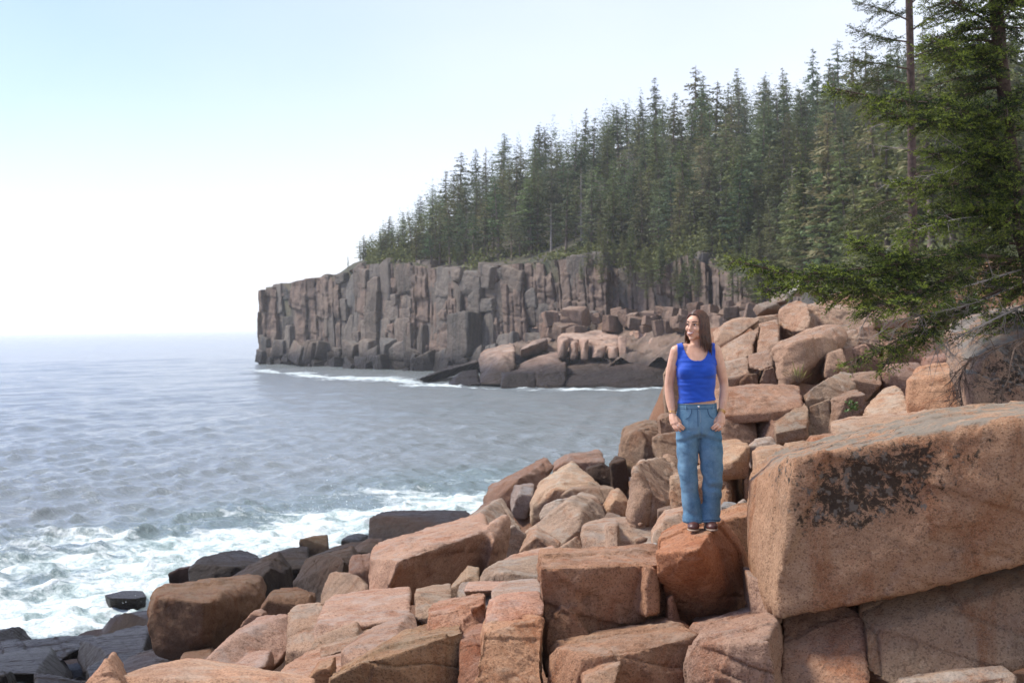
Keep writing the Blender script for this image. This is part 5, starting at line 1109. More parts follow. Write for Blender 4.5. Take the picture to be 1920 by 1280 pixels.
# ================================================================== the woman
PD = 11.15; PS = PD / F                         # metres per photo pixel at her distance
FEET = P(1316, 987, PD)
def _under(x): 
    q = STAND[(np.abs(STAND[:, 0] - FEET.x - x) < 0.045) & (np.abs(STAND[:, 1] - FEET.y + 0.03) < 0.10)]; return q[:, 2].max()
print('feet', FEET.z, _under(-.067), _under(.061))
FEET.z = 0.5 * (_under(-.067) + _under(.061)) - 0.004
person = empty('person', FEET); person.scale = (1.012, 1.012, 1.018); tag(person, 'smiling woman in a bright blue tank top and blue jeans, thumbs in her pockets', 'person')
def pz(py): return (987 - py) * PS
def pxx(px): return (px - 1316) * PS
def ring_loft(rings, n=24, cap=True):
    """rings of (cx, cy, cz, rx, ry) stacked in z (or along a path with frame vectors)"""
    vs, fs = [], []
    ang = np.arange(n) * 2 * math.pi / n
    for cx, cy, cz, rx, ry in rings: vs.append(np.stack([cx + rx * np.cos(ang), cy + ry * np.sin(ang), np.full(n, cz)], 1))
    m_ = len(rings)
    for i in range(m_ - 1):
        for j in range(n):
            k = (j + 1) % n; fs.append((i * n + j, i * n + k, (i + 1) * n + k, (i + 1) * n + j))
    v = np.concatenate(vs); f = [tuple(q) for q in fs]
    if cap: f += [tuple(range(n))[::-1], tuple(range((m_ - 1) * n, m_ * n))]
    return v, f
def limb(path, radii, n=14, sub=6):
    """round tapered limb with a smooth path"""
    path = np.array(path, float); t = np.linspace(0, len(path) - 1, (len(path) - 1) * sub + 1)
    def cr(a):
        out = []
        for q in t:
            i = min(int(q), len(a) - 2); u = q - i; p0, p1, p2, p3 = a[max(i - 1, 0)], a[i], a[i + 1], a[min(i + 2, len(a) - 1)]
            out.append(0.5 * ((2 * p1) + (-p0 + p2) * u + (2 * p0 - 5 * p1 + 4 * p2 - p3) * u * u + (-p0 + 3 * p1 - 3 * p2 + p3) * u ** 3))
        return np.array(out)
    pp_ = cr(path); rr_ = cr(np.array(radii, float)[:, None])[:, 0]
    # rounded ends
    v, f = tube(pp_, rr_, n); f = [tuple(q) for q in f]; m_ = len(pp_)
    f += [tuple(range(n))[::-1], tuple(range((m_ - 1) * n, m_ * n))]
    e0 = ellipsoid(pp_[0], (rr_[0],) * 3); e1 = ellipsoid(pp_[-1], (rr_[-1],) * 3)
    return [(v, f), e0, e1]
def ellipsoid(c, r, rot=None, nu=16, nv=10):
    bm = bmesh.new(); bmesh.ops.create_uvsphere(bm, u_segments=nu, v_segments=nv, radius=1.0)
    co = np.array([v.co[:] for v in bm.verts]) * np.array(r); fs = [tuple(v.index for v in f.verts) for f in bm.faces]; bm.free()
    if rot is not None: co = co @ np.array(rot).T
    return co + np.array(c), fs
def skin_mesh(parts, voxel, smooth=4, name='m'):
    """one continuous surface round overlapping closed parts"""
    bm = bmesh.new()
    for v, f in parts:
        vs = [bm.verts.new(tuple(p)) for p in v]
        for q in f:
            try: bm.faces.new([vs[i] for i in q])
            except ValueError: pass
    bmesh.ops.recalc_face_normals(bm, faces=bm.faces)
    me = bpy.data.meshes.new(name); bm.to_mesh(me); bm.free()
    o = bpy.data.objects.new('tmp', me); COL.objects.link(o); md = o.modifiers.new('r', 'REMESH'); md.mode = 'VOXEL'; md.voxel_size = voxel
    if smooth: sm_ = o.modifiers.new('s', 'SMOOTH'); sm_.factor = 0.5; sm_.iterations = smooth
    g = bpy.context.evaluated_depsgraph_get(); g.update()
    out = bpy.data.meshes.new_from_object(o.evaluated_get(g)); out.name = name
    bpy.data.objects.remove(o); bpy.data.meshes.remove(me)
    out.polygons.foreach_set('use_smooth', np.ones(len(out.polygons), bool))
    return out
# ---- head, modelled facing -Y, then turned to her right and placed on the neck
HC = np.array([pxx(1311), -0.012, 1.566]); HT = R_(-40)
Rz = np.array([[math.cos(HT), -math.sin(HT), 0], [math.sin(HT), math.cos(HT), 0], [0, 0, 1]])
tl = R_(4); Ry = np.array([[math.cos(tl), 0, math.sin(tl)], [0, 1, 0], [-math.sin(tl), 0, math.cos(tl)]])
HR = Ry @ Rz
def H(parts): return [(np.asarray(v) @ HR.T + HC, f) for v, f in parts]
head = [ellipsoid((0, 0.012, 0.032), (0.071, 0.091, 0.080)), ellipsoid((0, -0.022, -0.022), (0.061, 0.062, 0.075)), ellipsoid((0, -0.048, -0.072), (0.036, 0.034, 0.036)),
        ellipsoid((0, -0.066, -0.098), (0.020, 0.016, 0.017)), ellipsoid((0, -0.060, 0.028), (0.052, 0.030, 0.045)),
        ellipsoid((0.036, -0.052, -0.024), (0.026, 0.028, 0.028)), ellipsoid((-0.036, -0.052, -0.024), (0.026, 0.028, 0.028)), ellipsoid((0, -0.050, -0.055), (0.040, 0.036, 0.045)),
        ellipsoid((0.040, -0.02, -0.060), (0.022, 0.042, 0.034)), ellipsoid((-0.040, -0.02, -0.060), (0.022, 0.042, 0.034)),
        ellipsoid((0, -0.078, -0.058), (0.030, 0.016, 0.022)),
        ellipsoid((0.071, 0.008, -0.008), (0.010, 0.018, 0.030)), ellipsoid((-0.071, 0.008, -0.008), (0.010, 0.018, 0.030))]
head += limb([(0, -0.082, 0.012), (0, -0.090, -0.010), (0, -0.0975, -0.029)], [0.0075, 0.0078, 0.0092], 10, 4)
head += [ellipsoid((0.0095, -0.092, -0.034), (0.0065, 0.009, 0.006)), ellipsoid((-0.0095, -0.092, -0.034), (0.0065, 0.009, 0.006))]
body = H(head)
cxb = -0.028
body.append(ring_loft([(-.017, .01, .80, .10, .07), (-.017, .01, .83, .155, .10), (-.020, .008, .90, .152, .10), (-.024, .005, .98, .138, .092), (-.026, 0, 1.06, .134, .086), (-.028, 0, 1.14, .143, .092), (-.028, 0, 1.22, .150, .098), (-.028, .004, 1.30, .152, .092),
                       (-.028, .010, 1.36, .150, .074), (-.026, .014, 1.40, .118, .058), (-.022, .014, 1.428, .072, .052)]))
body += [ellipsoid((cxb + s_ * 0.066, -0.050, 1.220), (0.074, 0.056, 0.066)) for s_ in (-1, 1)] + [ellipsoid((cxb, -0.052, 1.232), (0.075, 0.042, 0.062)), ellipsoid((cxb, -0.045, 1.285), (0.115, 0.038, 0.07))]
body += limb([(-.022, .016, 1.39), (-.020, .012, 1.45), (-.016, .002, 1.52)], [.056, .050, .050])
body += [ellipsoid((cxb - .09, .012, 1.40), (.085, .045, .032), None), ellipsoid((cxb + .09, .012, 1.402), (.085, .045, .032), None)]
AL = [(-.180, .008, 1.372), (-.212, .016, 1.25), (-.236, .028, 1.115), (-.232, .004, 1.00), (-.219, -.036, .888)]
AR = [(.124, .008, 1.374), (.160, .016, 1.25), (.190, .030, 1.115), (.180, .000, 1.00), (.154, -.048, .888)]
for A in (AL, AR): body += limb(A, [.046, .0425, .0350, .0345, .0235])
def hand(w, sx):
    """back of the hand to the camera, fingers hanging inward, thumb hooked in the pocket"""
    w = np.array(w); V = lambda x, y, z: w + np.array([x * sx, y, z]); out = []
    out += limb([V(0, 0, .01), V(.006, -.022, -.030), V(.014, -.042, -.062)], [.0225, .023, .021], 12)
    out += limb([V(-.010, .004, .0), V(-.010, -.014, -.034), V(-.006, -.034, -.068)], [.018, .0195, .0165], 12)
    out += limb([V(.012, .0, -.004), V(.020, -.026, -.030), V(.028, -.046, -.056)], [.017, .019, .0165], 12)
    out += limb([V(.032, -.050, -.056), V(.055, -.066, -.074), V(.074, -.064, -.090), V(.084, -.056, -.100)], [.0092, .0086, .0078, .0066], 10)
    out += limb([V(.018, -.050, -.066), V(.042, -.070, -.088), V(.062, -.068, -.104), V(.073, -.058, -.113)], [.0094, .0088, .0080, .0067], 10)
    out += limb([V(.004, -.046, -.074), V(.024, -.066, -.100), V(.043, -.064, -.116), V(.054, -.054, -.123)], [.0090, .0083, .0076, .0064], 10)
    out += limb([V(-.008, -.038, -.076), V(.006, -.056, -.104), V(.021, -.054, -.118), V(.030, -.046, -.124)], [.0080, .0074, .0068, .0058], 10)
    out += limb([V(.014, .004, -.012), V(.036, -.014, -.030), V(.052, -.030, -.050), V(.058, -.030, -.072)], [.0135, .0125, .0105, .0085], 10)
    return out
body += hand(AL[-1], 1) + hand(AR[-1], -1)
bme = skin_mesh(body, 0.0040, 2, 'body')
m = NT('skin'); ps_ = m.n('NewGeometry').outputs['Position']
m.l(m.mix(m.rng(m.noise(ps_, 22, 3), 0.35, 0.65), (0.56, 0.305, 0.195), (0.63, 0.365, 0.245)), m.b.inputs['Base Color'])
m.b.inputs['Roughness'].default_value = 0.48; m.b.inputs['Subsurface Weight'].default_value = 0.12; m.b.inputs['Subsurface Radius'].default_value = (0.012, 0.005, 0.003); m.b.inputs['Subsurface Scale'].default_value = 0.6
MAT_SKIN = m.mat; bme.materials.append(MAT_SKIN)
bco = get_co(bme)
bobj = link('body', bme, None, person)
# ---- tank top: follows the body, with scooped neck, wide straps and creases
def submesh(me, keep_fn, offset, name, fold=None, relax=40):
    co = get_co(me); no = get_no(me); lt = np.empty(len(me.loops), np.int32); me.loops.foreach_get('vertex_index', lt)
    ls = np.empty(len(me.polygons), np.int32); me.polygons.foreach_get('loop_start', ls); tot = np.empty(len(me.polygons), np.int32); me.polygons.foreach_get('loop_total', tot)
    quad = ls[tot == 4]; q = lt[quad[:, None] + np.arange(4)]
    kv = keep_fn(co); q = q[kv[q].all(1)]
    used = np.unique(q); mp_ = np.full(len(co), -1); mp_[used] = np.arange(len(used))
    c2 = co[used] + no[used] * offset; q = mp_[q]
    # soften the cut edge
    for _ in range(9):
        e = np.concatenate([q[:, [0, 1]], q[:, [1, 2]], q[:, [2, 3]], q[:, [3, 0]]]); es = np.sort(e, 1); u, cnt = np.unique(es, axis=0, return_counts=True); be = u[cnt == 1]
        acc = np.zeros_like(c2); n_ = np.zeros(len(c2))
        for a_, b_ in ((0, 1), (1, 0)): np.add.at(acc, be[:, a_], c2[be[:, b_]]); np.add.at(n_, be[:, a_], 1)
        bb = n_ > 0; c2[bb] = 0.5 * c2[bb] + 0.5 * acc[bb] / n_[bb][:, None]
    # the cloth bridges the hollows of the body
    e = np.unique(np.sort(np.concatenate([q[:, [0, 1]], q[:, [1, 2]], q[:, [2, 3]], q[:, [3, 0]]]), 1), axis=0); es_, cn_ = np.unique(np.sort(np.concatenate([q[:, [0, 1]], q[:, [1, 2]], q[:, [2, 3]], q[:, [3, 0]]]), 1), axis=0, return_counts=True)
    deg = np.bincount(e.ravel(), minlength=len(c2))[:, None]; bnd = np.zeros(len(c2), bool); bnd[es_[cn_ == 1].ravel()] = True
    for _ in range(relax):
        acc = np.zeros_like(c2)
        for k_ in range(3): acc[:, k_] = np.bincount(e[:, 0], c2[e[:, 1], k_], len(c2)) + np.bincount(e[:, 1], c2[e[:, 0], k_], len(c2))
        nw = acc / deg; c2 = np.where(bnd[:, None], c2, nw)
    if fold is not None: c2 = c2 + no[used] * fold(co[used])[:, None]
    out = np_mesh(name, c2, q); return out
def top_keep(c):
    x, y, z = c.T; ax = np.abs(x + 0.029)
    hem = 0.980 + 0.10 * (x + 0.03)
    ok = (z > hem) & (z < 1.445)
    ok &= ax < np.interp(z, [0.95, 1.15, 1.27, 1.33, 1.40, 1.45], [0.24, 0.24, 0.165, 0.150, 0.146, 0.14])
    for A in (AL, AR):                                            # not the arms
        for p0, p1 in zip(np.array(A[1:-1]), np.array(A[2:])):
            ab = p1 - p0; t = np.clip(((c - p0) @ ab) / (ab @ ab), 0, 1); ok &= np.linalg.norm(c - p0 - t[:, None] * ab, axis=1) > 0.0475
    neck = 1.300 + 0.11 * (ax / 0.098) ** 3.2
    ok &= ~((y < 0.02) & (z > neck)); ok &= ~((y >= 0.02) & (z > 1.375 + 0.06 * (ax / 0.09) ** 3)); ok &= ~((z > 1.35) & (ax < 0.066))
    return ok
def top_fold(c):
    x, y, z = c.T
    f = 0.0035 * vnoise(np.stack([x * 7, y * 7, z * 34 + x * 20], 1), 3) * sstep(1.24, 1.05, z) + 0.0022 * vnoise(np.stack([x * 10, y * 8, z * 60], 1), 6)
    f = f - 0.004 * np.exp(-((z - 1.165 + 0.02 * np.abs(x + .03)) / 0.012) ** 2) * (y < 0)
    return f + 0.0035 * sstep(0.05, 0.0, np.abs(z - 0.985))
tme = submesh(bme, top_keep, 0.0085, 'tank_top', top_fold)
m = NT('blue_jersey'); ps_ = m.n('NewGeometry').outputs['Position']
m.l(m.mix(m.noise(ps_, 30, 3), (0.002, 0.050, 0.36), (0.003, 0.075, 0.50)), m.b.inputs['Base Color']); m.b.inputs['Roughness'].default_value = 0.8; m.b.inputs['Sheen Weight'].default_value = 0.15
m.l(m.bump(m.noise(m.mapping(ps_, (1, 1, 0.1)), 420, 2), 0.25, 0.002), m.b.inputs['Normal']); MAT_TOP = m.mat
top = link('tank_top', tme, MAT_TOP, person); md = top.modifiers.new('t', 'SOLIDIFY'); md.thickness = 0.004; md.offset = -1
# ---- jeans
LL = [(-.095, .012, .76), (-.105, .006, .577), (-.098, -.006, .42), (-.088, .0, .284), (-.074, .004, .14), (-.067, .006, .058)]
LR = [(.063, .012, .76), (.080, .004, .577), (.086, -.012, .42), (.083, -.004, .284), (.071, .004, .14), (.061, .006, .062)]
def leg_rings(L, r): return ring_loft([(p[0], p[1], p[2], a, b) for p, (a, b) in zip(np.array(L), r)][::-1])
def dense(L, r, n=26):
    L = np.array(L); z = np.linspace(L[0, 2], L[-1, 2], n); o = np.argsort(L[:, 2]); f = lambda v: np.interp(z, L[o, 2], np.array(v)[o])
    r = np.array(r); return [(a, b, c, d_, e) for a, b, c, d_, e in zip(f(L[:, 0]), f(L[:, 1]), z, f(r[:, 0]), f(r[:, 1]))][::-1]
jp = [ring_loft([(-.017, .012, .700, .10, .085), (-.017, .012, .74, .168, .112), (-.017, .012, .79, .187, .122), (-.019, .012, .85, .176, .118), (-.022, .010, .90, .161, .110), (-.024, .008, .945, .149, .103), (-.024, .008, .968, .147, .101)], 36), ellipsoid((-.017, .012, .752), (.085, .098, .055)),
      ring_loft(dense(LL, [(.094, .108), (.083, .094), (.074, .082), (.070, .076), (.071, .078), (.076, .084)])), ring_loft(dense(LR, [(.098, .108), (.091, .098), (.080, .086), (.074, .080), (.075, .082), (.081, .088)]))]
jme = skin_mesh(jp, 0.0056, 3, 'jeans')
jc = get_co(jme); jn = get_no(jme); x, y, z = jc.T; side = np.where(x < -0.01, 0, 1)
fold = 0.007 * fbm(np.stack([x * 9 + side * 5, y * 6, z * 13 + x * 6], 1), 3, 3) * sstep(0.86, 0.6, z)
kn = np.exp(-((z - 0.33) / 0.11) ** 2) + 0.9 * np.exp(-((z - 0.13) / 0.07) ** 2)
fold = fold + kn * 0.008 * np.sin((z * 48 + vnoise(np.stack([x * 8 + side * 9, y * 8, z * 5], 1), 14) * 4.5 + x * 20)) * (0.4 + 0.6 * vnoise(np.stack([x * 11, y * 11, z * 9], 1), 8))
fold = fold + 0.005 * np.exp(-((z - 0.755 + 0.35 * np.abs(x + 0.017)) / 0.018) ** 2) * (y < 0) - 0.006 * np.exp(-((z - 0.72 + 0.30 * np.abs(x + 0.017)) / 0.02) ** 2) * (y < 0)
fold = fold - 0.009 * np.exp(-((x + 0.015) / 0.010) ** 2) * sstep(0.86, 0.76, z) * sstep(0.62, 0.70, z)
fold = fold + 0.003 * sstep(0.012, 0.0, np.abs(z - 0.952)) + 0.003 * sstep(0.085, 0.07, z)
set_co(jme, jc + jn * fold[:, None])
m = NT('denim'); ge = m.n('TexCoord').outputs['Object']; sp_ = m.n('SeparateXYZ'); m.l(ge, sp_.inputs[0])
c = m.mix(m.rng(m.noise(ge, 6, 5, 0.65), 0.3, 0.7), (0.058, 0.140, 0.225), (0.140, 0.250, 0.345))
c = m.mix(m.rng(m.noise(m.mapping(ge, (1, 1, 3.0)), 90, 3, 0.8), 0.45, 0.75, 0, 0.5), c, (0.20, 0.31, 0.40))
c = m.mix(m.rng(m.noise(m.mapping(ge, (2.0, 2.0, 0.5)), 9, 4, 0.7), 0.55, 0.75, 0, 0.35), c, (0.022, 0.060, 0.115))
m.l(c, m.b.inputs['Base Color']); m.b.inputs['Roughness'].default_value = 0.85; m.b.inputs['Specular IOR Level'].default_value = 0.15
m.l(m.bump(m.noise(ge, 380, 2), 0.3, 0.002), m.b.inputs['Normal']); MAT_DENIM = m.mat
MAT_STITCH = flat_mat('dark_denim', (0.035, 0.085, 0.16), 0.85, 0.2, 200); MAT_THREAD = flat_mat('thread', (0.30, 0.36, 0.42), 0.8); MAT_GOLD = flat_mat('gold', (0.75, 0.50, 0.18), 0.25, 0.05, 80, 0.5, 0.9)
MAT_SILVER = flat_mat('silver', (0.8, 0.8, 0.82), 0.2, 0.05, 80, 0.5, 0.9)
jme.materials.append(MAT_DENIM); jeans = link('jeans', jme, None, person)
def on_front(x, z, lift=0.002):
    """point on the front of the jeans"""
    d2 = (jc2[:, 0] - x) ** 2 + (jc2[:, 2] - z) ** 2 + np.where(jc2[:, 1] > 0, 9, 0); i = np.argmin(d2); return np.array([x, jc2[i, 1] - lift, z])
jc2 = get_co(jme)
def cord(pts, r, name, mat, parent, n=6):
    v, f = tube(np.array(pts), r, n); return link(name, np_mesh(name, v, f), mat, parent)
def belt(zc, r, name, mat):
    a = np.linspace(0, 2 * math.pi, 60); pts = np.stack([-.024 + 0.1505 * np.cos(a), .008 + 0.1045 * np.sin(a), zc + 0 * a], 1); return cord(pts, r, name, mat, jeans)
belt(0.934, 0.0022, 'waistband_seam', MAT_STITCH); belt(0.966, 0.0035, 'waistband_edge', MAT_DENIM)
for x_ in (pxx(1287), pxx(1337), pxx(1345)): cord([on_front(x_, 0.968, .004), on_front(x_, 0.950, .006), on_front(x_, 0.930, .004)], 0.0048, 'belt_loop', MAT_DENIM, jeans)
cord([on_front(pxx(1308), z_, .002) for z_ in np.linspace(.93, .80, 10)], 0.0022, 'fly_seam', MAT_STITCH, jeans)
cord([on_front(pxx(1308) + .018 * min(1, (.93 - z_) and 1), z_, .001) for z_ in np.linspace(.93, .83, 8)], 0.0014, 'fly_stitching', MAT_THREAD, jeans)
for s_ in (-1, 1):
    pk = [(pxx(1312) + s_ * (0.062 + 0.052 * (1 - math.cos(q)) ), 0.930 - 0.072 * math.sin(q)) for q in np.linspace(0, 1.45, 12)]
    cord([on_front(a_, b_, .002) for a_, b_ in pk], 0.0026, 'pocket_edge', MAT_STITCH, jeans)
bp = on_front(pxx(1310), .950, .006); v, f = ellipsoid(bp, (.008, .004, .008), None, 10, 6)
def poly_mesh(name, v, f):
    me = bpy.data.meshes.new(name); me.from_pydata([tuple(p) for p in v], [], f); me.polygons.foreach_set('use_smooth', np.ones(len(f), bool)); me.update(); return me
link('button', poly_mesh('button', v, f), MAT_SILVER, jeans)
# hems, a little frayed and darker
for L, r in ((LL, (.079, .086)), (LR, (.084, .090))):
    a = np.linspace(0, 2 * math.pi, 40); pts = np.stack([L[-1][0] + r[0] * np.cos(a), L[-1][1] + r[1] * np.sin(a), L[-1][2] + .016 + .004 * np.sin(3 * a)], 1); cord(pts, .0035, 'hem', MAT_STITCH, jeans)
# ---- shoes
MAT_SHOE = flat_mat('brown_leather', (0.075, 0.026, 0.020), 0.45, 0.25, 30, 0.4); MAT_SOLE = flat_mat('sole', (0.30, 0.22, 0.16), 0.8)
for L, tw in ((LL, -.12), (LR, .06)):
    c0 = np.array([L[-1][0], -0.01, 0.0]); rt_ = np.array([[math.cos(tw), -math.sin(tw), 0], [math.sin(tw), math.cos(tw), 0], [0, 0, 1]])
    sp = [ellipsoid((0, -.045, .038), (.047, .095, .034)), ellipsoid((0, .035, .045), (.040, .075, .042)), ellipsoid((0, -.085, .032), (.046, .058, .028))]
    sp = [(v @ rt_.T + c0, f) for v, f in sp]; sme = skin_mesh(sp, .005, 4, 'shoe'); shoe = link('shoe', sme, MAT_SHOE, person)
    so = [(v * np.array([1.06, 1.05, 1]) @ rt_.T + c0, f) for v, f in [ring_loft([(0, -.06, .004, .044, .085), (0, -.06, .018, .046, .088)]), ring_loft([(0, .03, .004, .038, .075), (0, .03, .018, .040, .078)])]]
    link('sole', skin_mesh(so, .005, 2, 'sole'), MAT_SOLE, shoe)
# ---- jewellery
for A, offs in ((AL, (.012, .024)), (AR, (.012, .022, .030))):
    p0, p1 = np.array(A[-1]), np.array(A[-2]); ax = (p1 - p0) / np.linalg.norm(p1 - p0)
    for o_ in offs:
        c0 = p0 + ax * o_; u_ = np.cross(ax, (0, 1, 0)); u_ /= np.linalg.norm(u_); w_ = np.cross(ax, u_); a = np.linspace(0, 2 * math.pi, 26)
        cord(c0 + .0285 * (np.cos(a)[:, None] * u_ + np.sin(a)[:, None] * w_) + ax * .006 * np.cos(a)[:, None], .0022, 'bracelet', MAT_GOLD, person)
for w, sx, spots in ((AL[-1], 1, [(.034, -.062, -.080)]), (AR[-1], -1, [(.034, -.062, -.080), (.020, -.062, -.096)])):
    for q in spots:
        c0 = np.array(w) + np.array([q[0] * sx, q[1], q[2]]); a = np.linspace(0, 2 * math.pi, 16); ax = np.array([.6 * sx, -.4, -.6]); ax /= np.linalg.norm(ax)
        u_ = np.cross(ax, (0, 1, 0)); u_ /= np.linalg.norm(u_); w_ = np.cross(ax, u_); cord(c0 + .0102 * (np.cos(a)[:, None] * u_ + np.sin(a)[:, None] * w_), .0020, 'ring', MAT_SILVER, person)
# ---- face: eyes, brows, lips, teeth sit on the skin
MAT_EYE = flat_mat('eye_white', (0.75, 0.72, 0.70), 0.25); MAT_IRIS = flat_mat('iris', (0.025, 0.014, 0.010), 0.15, 0.05); MAT_BROW = flat_mat('brow', (0.030, 0.014, 0.009), 0.8)
MAT_LIP = flat_mat('lips', (0.42, 0.14, 0.12), 0.4, 0.05); MAT_TEETH = flat_mat('teeth', (0.62, 0.58, 0.53), 0.25, 0.03)
hl = (bco - HC) @ HR                                              # skin points in the head frame
def on_face(x, z, lift=0.0):
    d2 = (hl[:, 0] - x) ** 2 + (hl[:, 2] - z) ** 2 + np.where(hl[:, 1] > -0.02, 9, 0); i = np.argmin(d2); return np.array([x, hl[i, 1] - lift, z])
def toH(p): return np.asarray(p) @ HR.T + HC
def face_el(c, r, name, mat, parent, rot=None):
    v, f = ellipsoid((0, 0, 0), r, rot, 12, 8); return link(name, poly_mesh(name, (v + c) @ HR.T + HC, f), mat, parent)
for s_ in (-1, 1):
    e = on_face(s_ * 0.031, 0.006, -0.0015); eye = face_el(e, (.0125, .006, .0050), 'eye', MAT_EYE, person)
    face_el(e + np.array([-.001, -.0035, .0006]), (.0070, .0040, .0052), 'iris', MAT_IRIS, eye)
    cord([toH(on_face(s_ * q, 0.0105 + .0022 * math.sin((q - .017) / .028 * 3.14), .0012)) for q in np.linspace(.017, .045, 7)], .0028, 'eyelash', MAT_BROW, person, 5)
    cord([toH(on_face(s_ * q, 0.026 + .0055 * math.sin((q - .012) / .042 * 2.6), .0005)) for q in np.linspace(.012, .052, 8)], [.002, .0036, .0038, .0037, .0034, .003, .0024, .0014], 'eyebrow', MAT_BROW, person, 6)
mz = -0.060; teeth_pts = []
for q in np.linspace(-1, 1, 11): teeth_pts.append(toH(on_face(q * .0255, mz + .0085 * q * q, .0012)))
cord(teeth_pts, [.0012] + [.0038] * 9 + [.0012], 'teeth', MAT_TEETH, person, 6)
cord([toH(on_face(q * .0295, mz + .0062 + .0095 * q * q - .0008 * math.cos(q * 6), .0008)) for q in np.linspace(-1, 1, 13)], [.0012] + [.0028] * 11 + [.0012], 'lip', MAT_LIP, person, 6)
cord([toH(on_face(q * .0285, mz - .0080 + .0165 * q * q, .0010)) for q in np.linspace(-1, 1, 13)], [.0012] + [.0036] * 11 + [.0012], 'lip', MAT_LIP, person, 6)
for s_ in (-1, 1): face_el(on_face(s_ * .0062, -.0425, -.001), (.0032, .002, .0018), 'nostril', MAT_BROW, person)
# ---- hair: a parted cap and long straight locks
rsH = np.random.RandomState(4); hp_ = []
EC = np.array([0, .014, .034]); ER = np.array([.0775, .0985, .0885])
def lock(y0, sdn, spread, length, fall, r0):
    """from the parting at y0 over the side sdn, then hanging"""
    pts = []; th_end = R_(spread)
    for q in np.linspace(0.02, 1, 8):
        th = q * th_end; yy = y0 + fall[1] * q * 0.6
        u = np.clip(yy / ER[1], -0.99, .99); rad = math.sqrt(1 - u * u)
        pts.append(EC + np.array([sdn * ER[0] * rad * math.sin(th), yy, ER[2] * rad * math.cos(th)]))
    last = pts[-1]; wob = rsH.uniform(0, 6.28)
    n_ = 10; zend = last[2] - length
    for q in np.linspace(0.1, 1, n_): pts.append(last + np.array([sdn * (.004 + fall[0] * q), fall[1] * .4 * q + .004 * math.sin(wob + q * 5), -length * q]))
    k_ = len(pts); rad_ = r0 * np.concatenate([np.linspace(.7, 1, 4), np.ones(k_ - 8), np.linspace(.95, .25, 4)])
    return tube(np.array(pts), rad_, 5)
for i in range(430):
    y0 = rsH.uniform(-.078, .098); sdn = -1 if rsH.rand() < .48 else 1
    front = y0 < -.045
    if sdn > 0:      # her left, the side towards the camera: sweeps behind the ear and over the shoulder
        spread = rsH.uniform(84, 108) if not front else rsH.uniform(74, 90); length = rsH.uniform(.165, .215) + (.02 if y0 > .02 else 0); fall = (rsH.uniform(.0, .026), rsH.uniform(.01, .055) if not front else rsH.uniform(.012, .05))
    else:
        spread = rsH.uniform(84, 108) if not front else rsH.uniform(76, 92); length = rsH.uniform(.12, .185); fall = (rsH.uniform(-.005, .018), rsH.uniform(.02, .06))
    hp_.append(lock(y0, sdn, spread, length, fall, rsH.uniform(.0035, .0065)))
for i in range(110):  # back of the head
    a_ = rsH.uniform(-1.25, 1.25); pts = []
    for q in np.linspace(.15, 1, 7):
        th = q * R_(100); pts.append(EC + np.array([ER[0] * math.sin(th) * math.sin(a_), ER[1] * math.sin(th) * math.cos(a_), ER[2] * math.cos(th)]))
    L_ = rsH.uniform(.17, .24); last = pts[-1]
    for q in np.linspace(.15, 1, 9): pts.append(last + np.array([last[0] * .10 * q, -.012 * q, -L_ * q]))
    hp_.append(tube(np.array(pts), rsH.uniform(.004, .007) * np.concatenate([np.ones(12), np.linspace(.9, .25, 4)]), 5))
hv_, hf_ = join_vf(hp_); hv_ = hv_ @ HR.T + HC
# keep it outside the shoulders
hv_[:, 1] = np.where((hv_[:, 2] < 1.42) & (hv_[:, 1] < 0.06) & (hv_[:, 1] > -.02), hv_[:, 1] - .045, hv_[:, 1])
m = NT('brown_hair'); ge = m.n('TexCoord').outputs['Object']
c = m.mix(m.rng(m.noise(m.mapping(ge, (1, 1, .12)), 150, 3, .7), .3, .7), (0.022, 0.0085, 0.0048), (0.125, 0.046, 0.020))
m.l(c, m.b.inputs['Base Color']); m.b.inputs['Roughness'].default_value = 0.36; m.b.inputs['Specular IOR Level'].default_value = 0.45; MAT_HAIR = m.mat
hair = link('hair', np_mesh('hair', hv_, hf_), MAT_HAIR, person)
v, f = ellipsoid(EC + (0, .008, .002), ER * np.array([.985, .96, .985]), None, 28, 18); k_ = [q for q in f if not all((v[i][1] < -.035 and v[i][2] < .088) or v[i][2] < -.04 for i in q)]
link('hair_cap', poly_mesh('hair_cap', v @ HR.T + HC, k_), MAT_HAIR, hair)
# ================================================================== surf details
rsE = np.random.RandomState(77)
MAT_FOAM = flat_mat('white_water', (0.70, 0.76, 0.76), 0.5, 0.1, 6, 0.4)
# spray and clots of foam where the swell breaks on the rocks
bmS = bmesh.new(); bmesh.ops.create_icosphere(bmS, subdivisions=1, radius=1.0); bv_ = np.array([q.co[:] for q in bmS.verts]); bf_ = np.array([[q.index for q in f.verts] for f in bmS.faces]); bmS.free()
C, S_ = [], []
for (px, py, n, sp_, hh) in ((330, 1075, 260, 1.2, .7), (300, 1100, 300, 1.2, .6), (620, 1010, 300, 1.6, .9), (690, 985, 260, 1.5, .8), (560, 1015, 160, 1.2, .6), (120, 1150, 240, 2.2, .4), (230, 1130, 300, 1.8, .5), (640, 985, 240, 1.6, 1.0)):
    w = np.array(W(px, py)[:])
    for _ in range(n):
        r = abs(rsE.normal(0, 1)); C.append(w + np.array([rsE.normal(0, sp_), rsE.normal(0, sp_ * .7), 0.05 + abs(rsE.normal(0, hh)) * math.exp(-r)])); S_.append(w[1] / 45 * rsE.uniform(.005, .016))
C = np.array(C); S_ = np.array(S_)
v = (C[:, None, :] + S_[:, None, None] * bv_[None] * rsE.uniform(.6, 1.4, (len(C), 1, 3))).reshape(-1, 3); f = (bf_[None] + (np.arange(len(C)) * len(bv_))[:, None, None]).reshape(-1, 3)
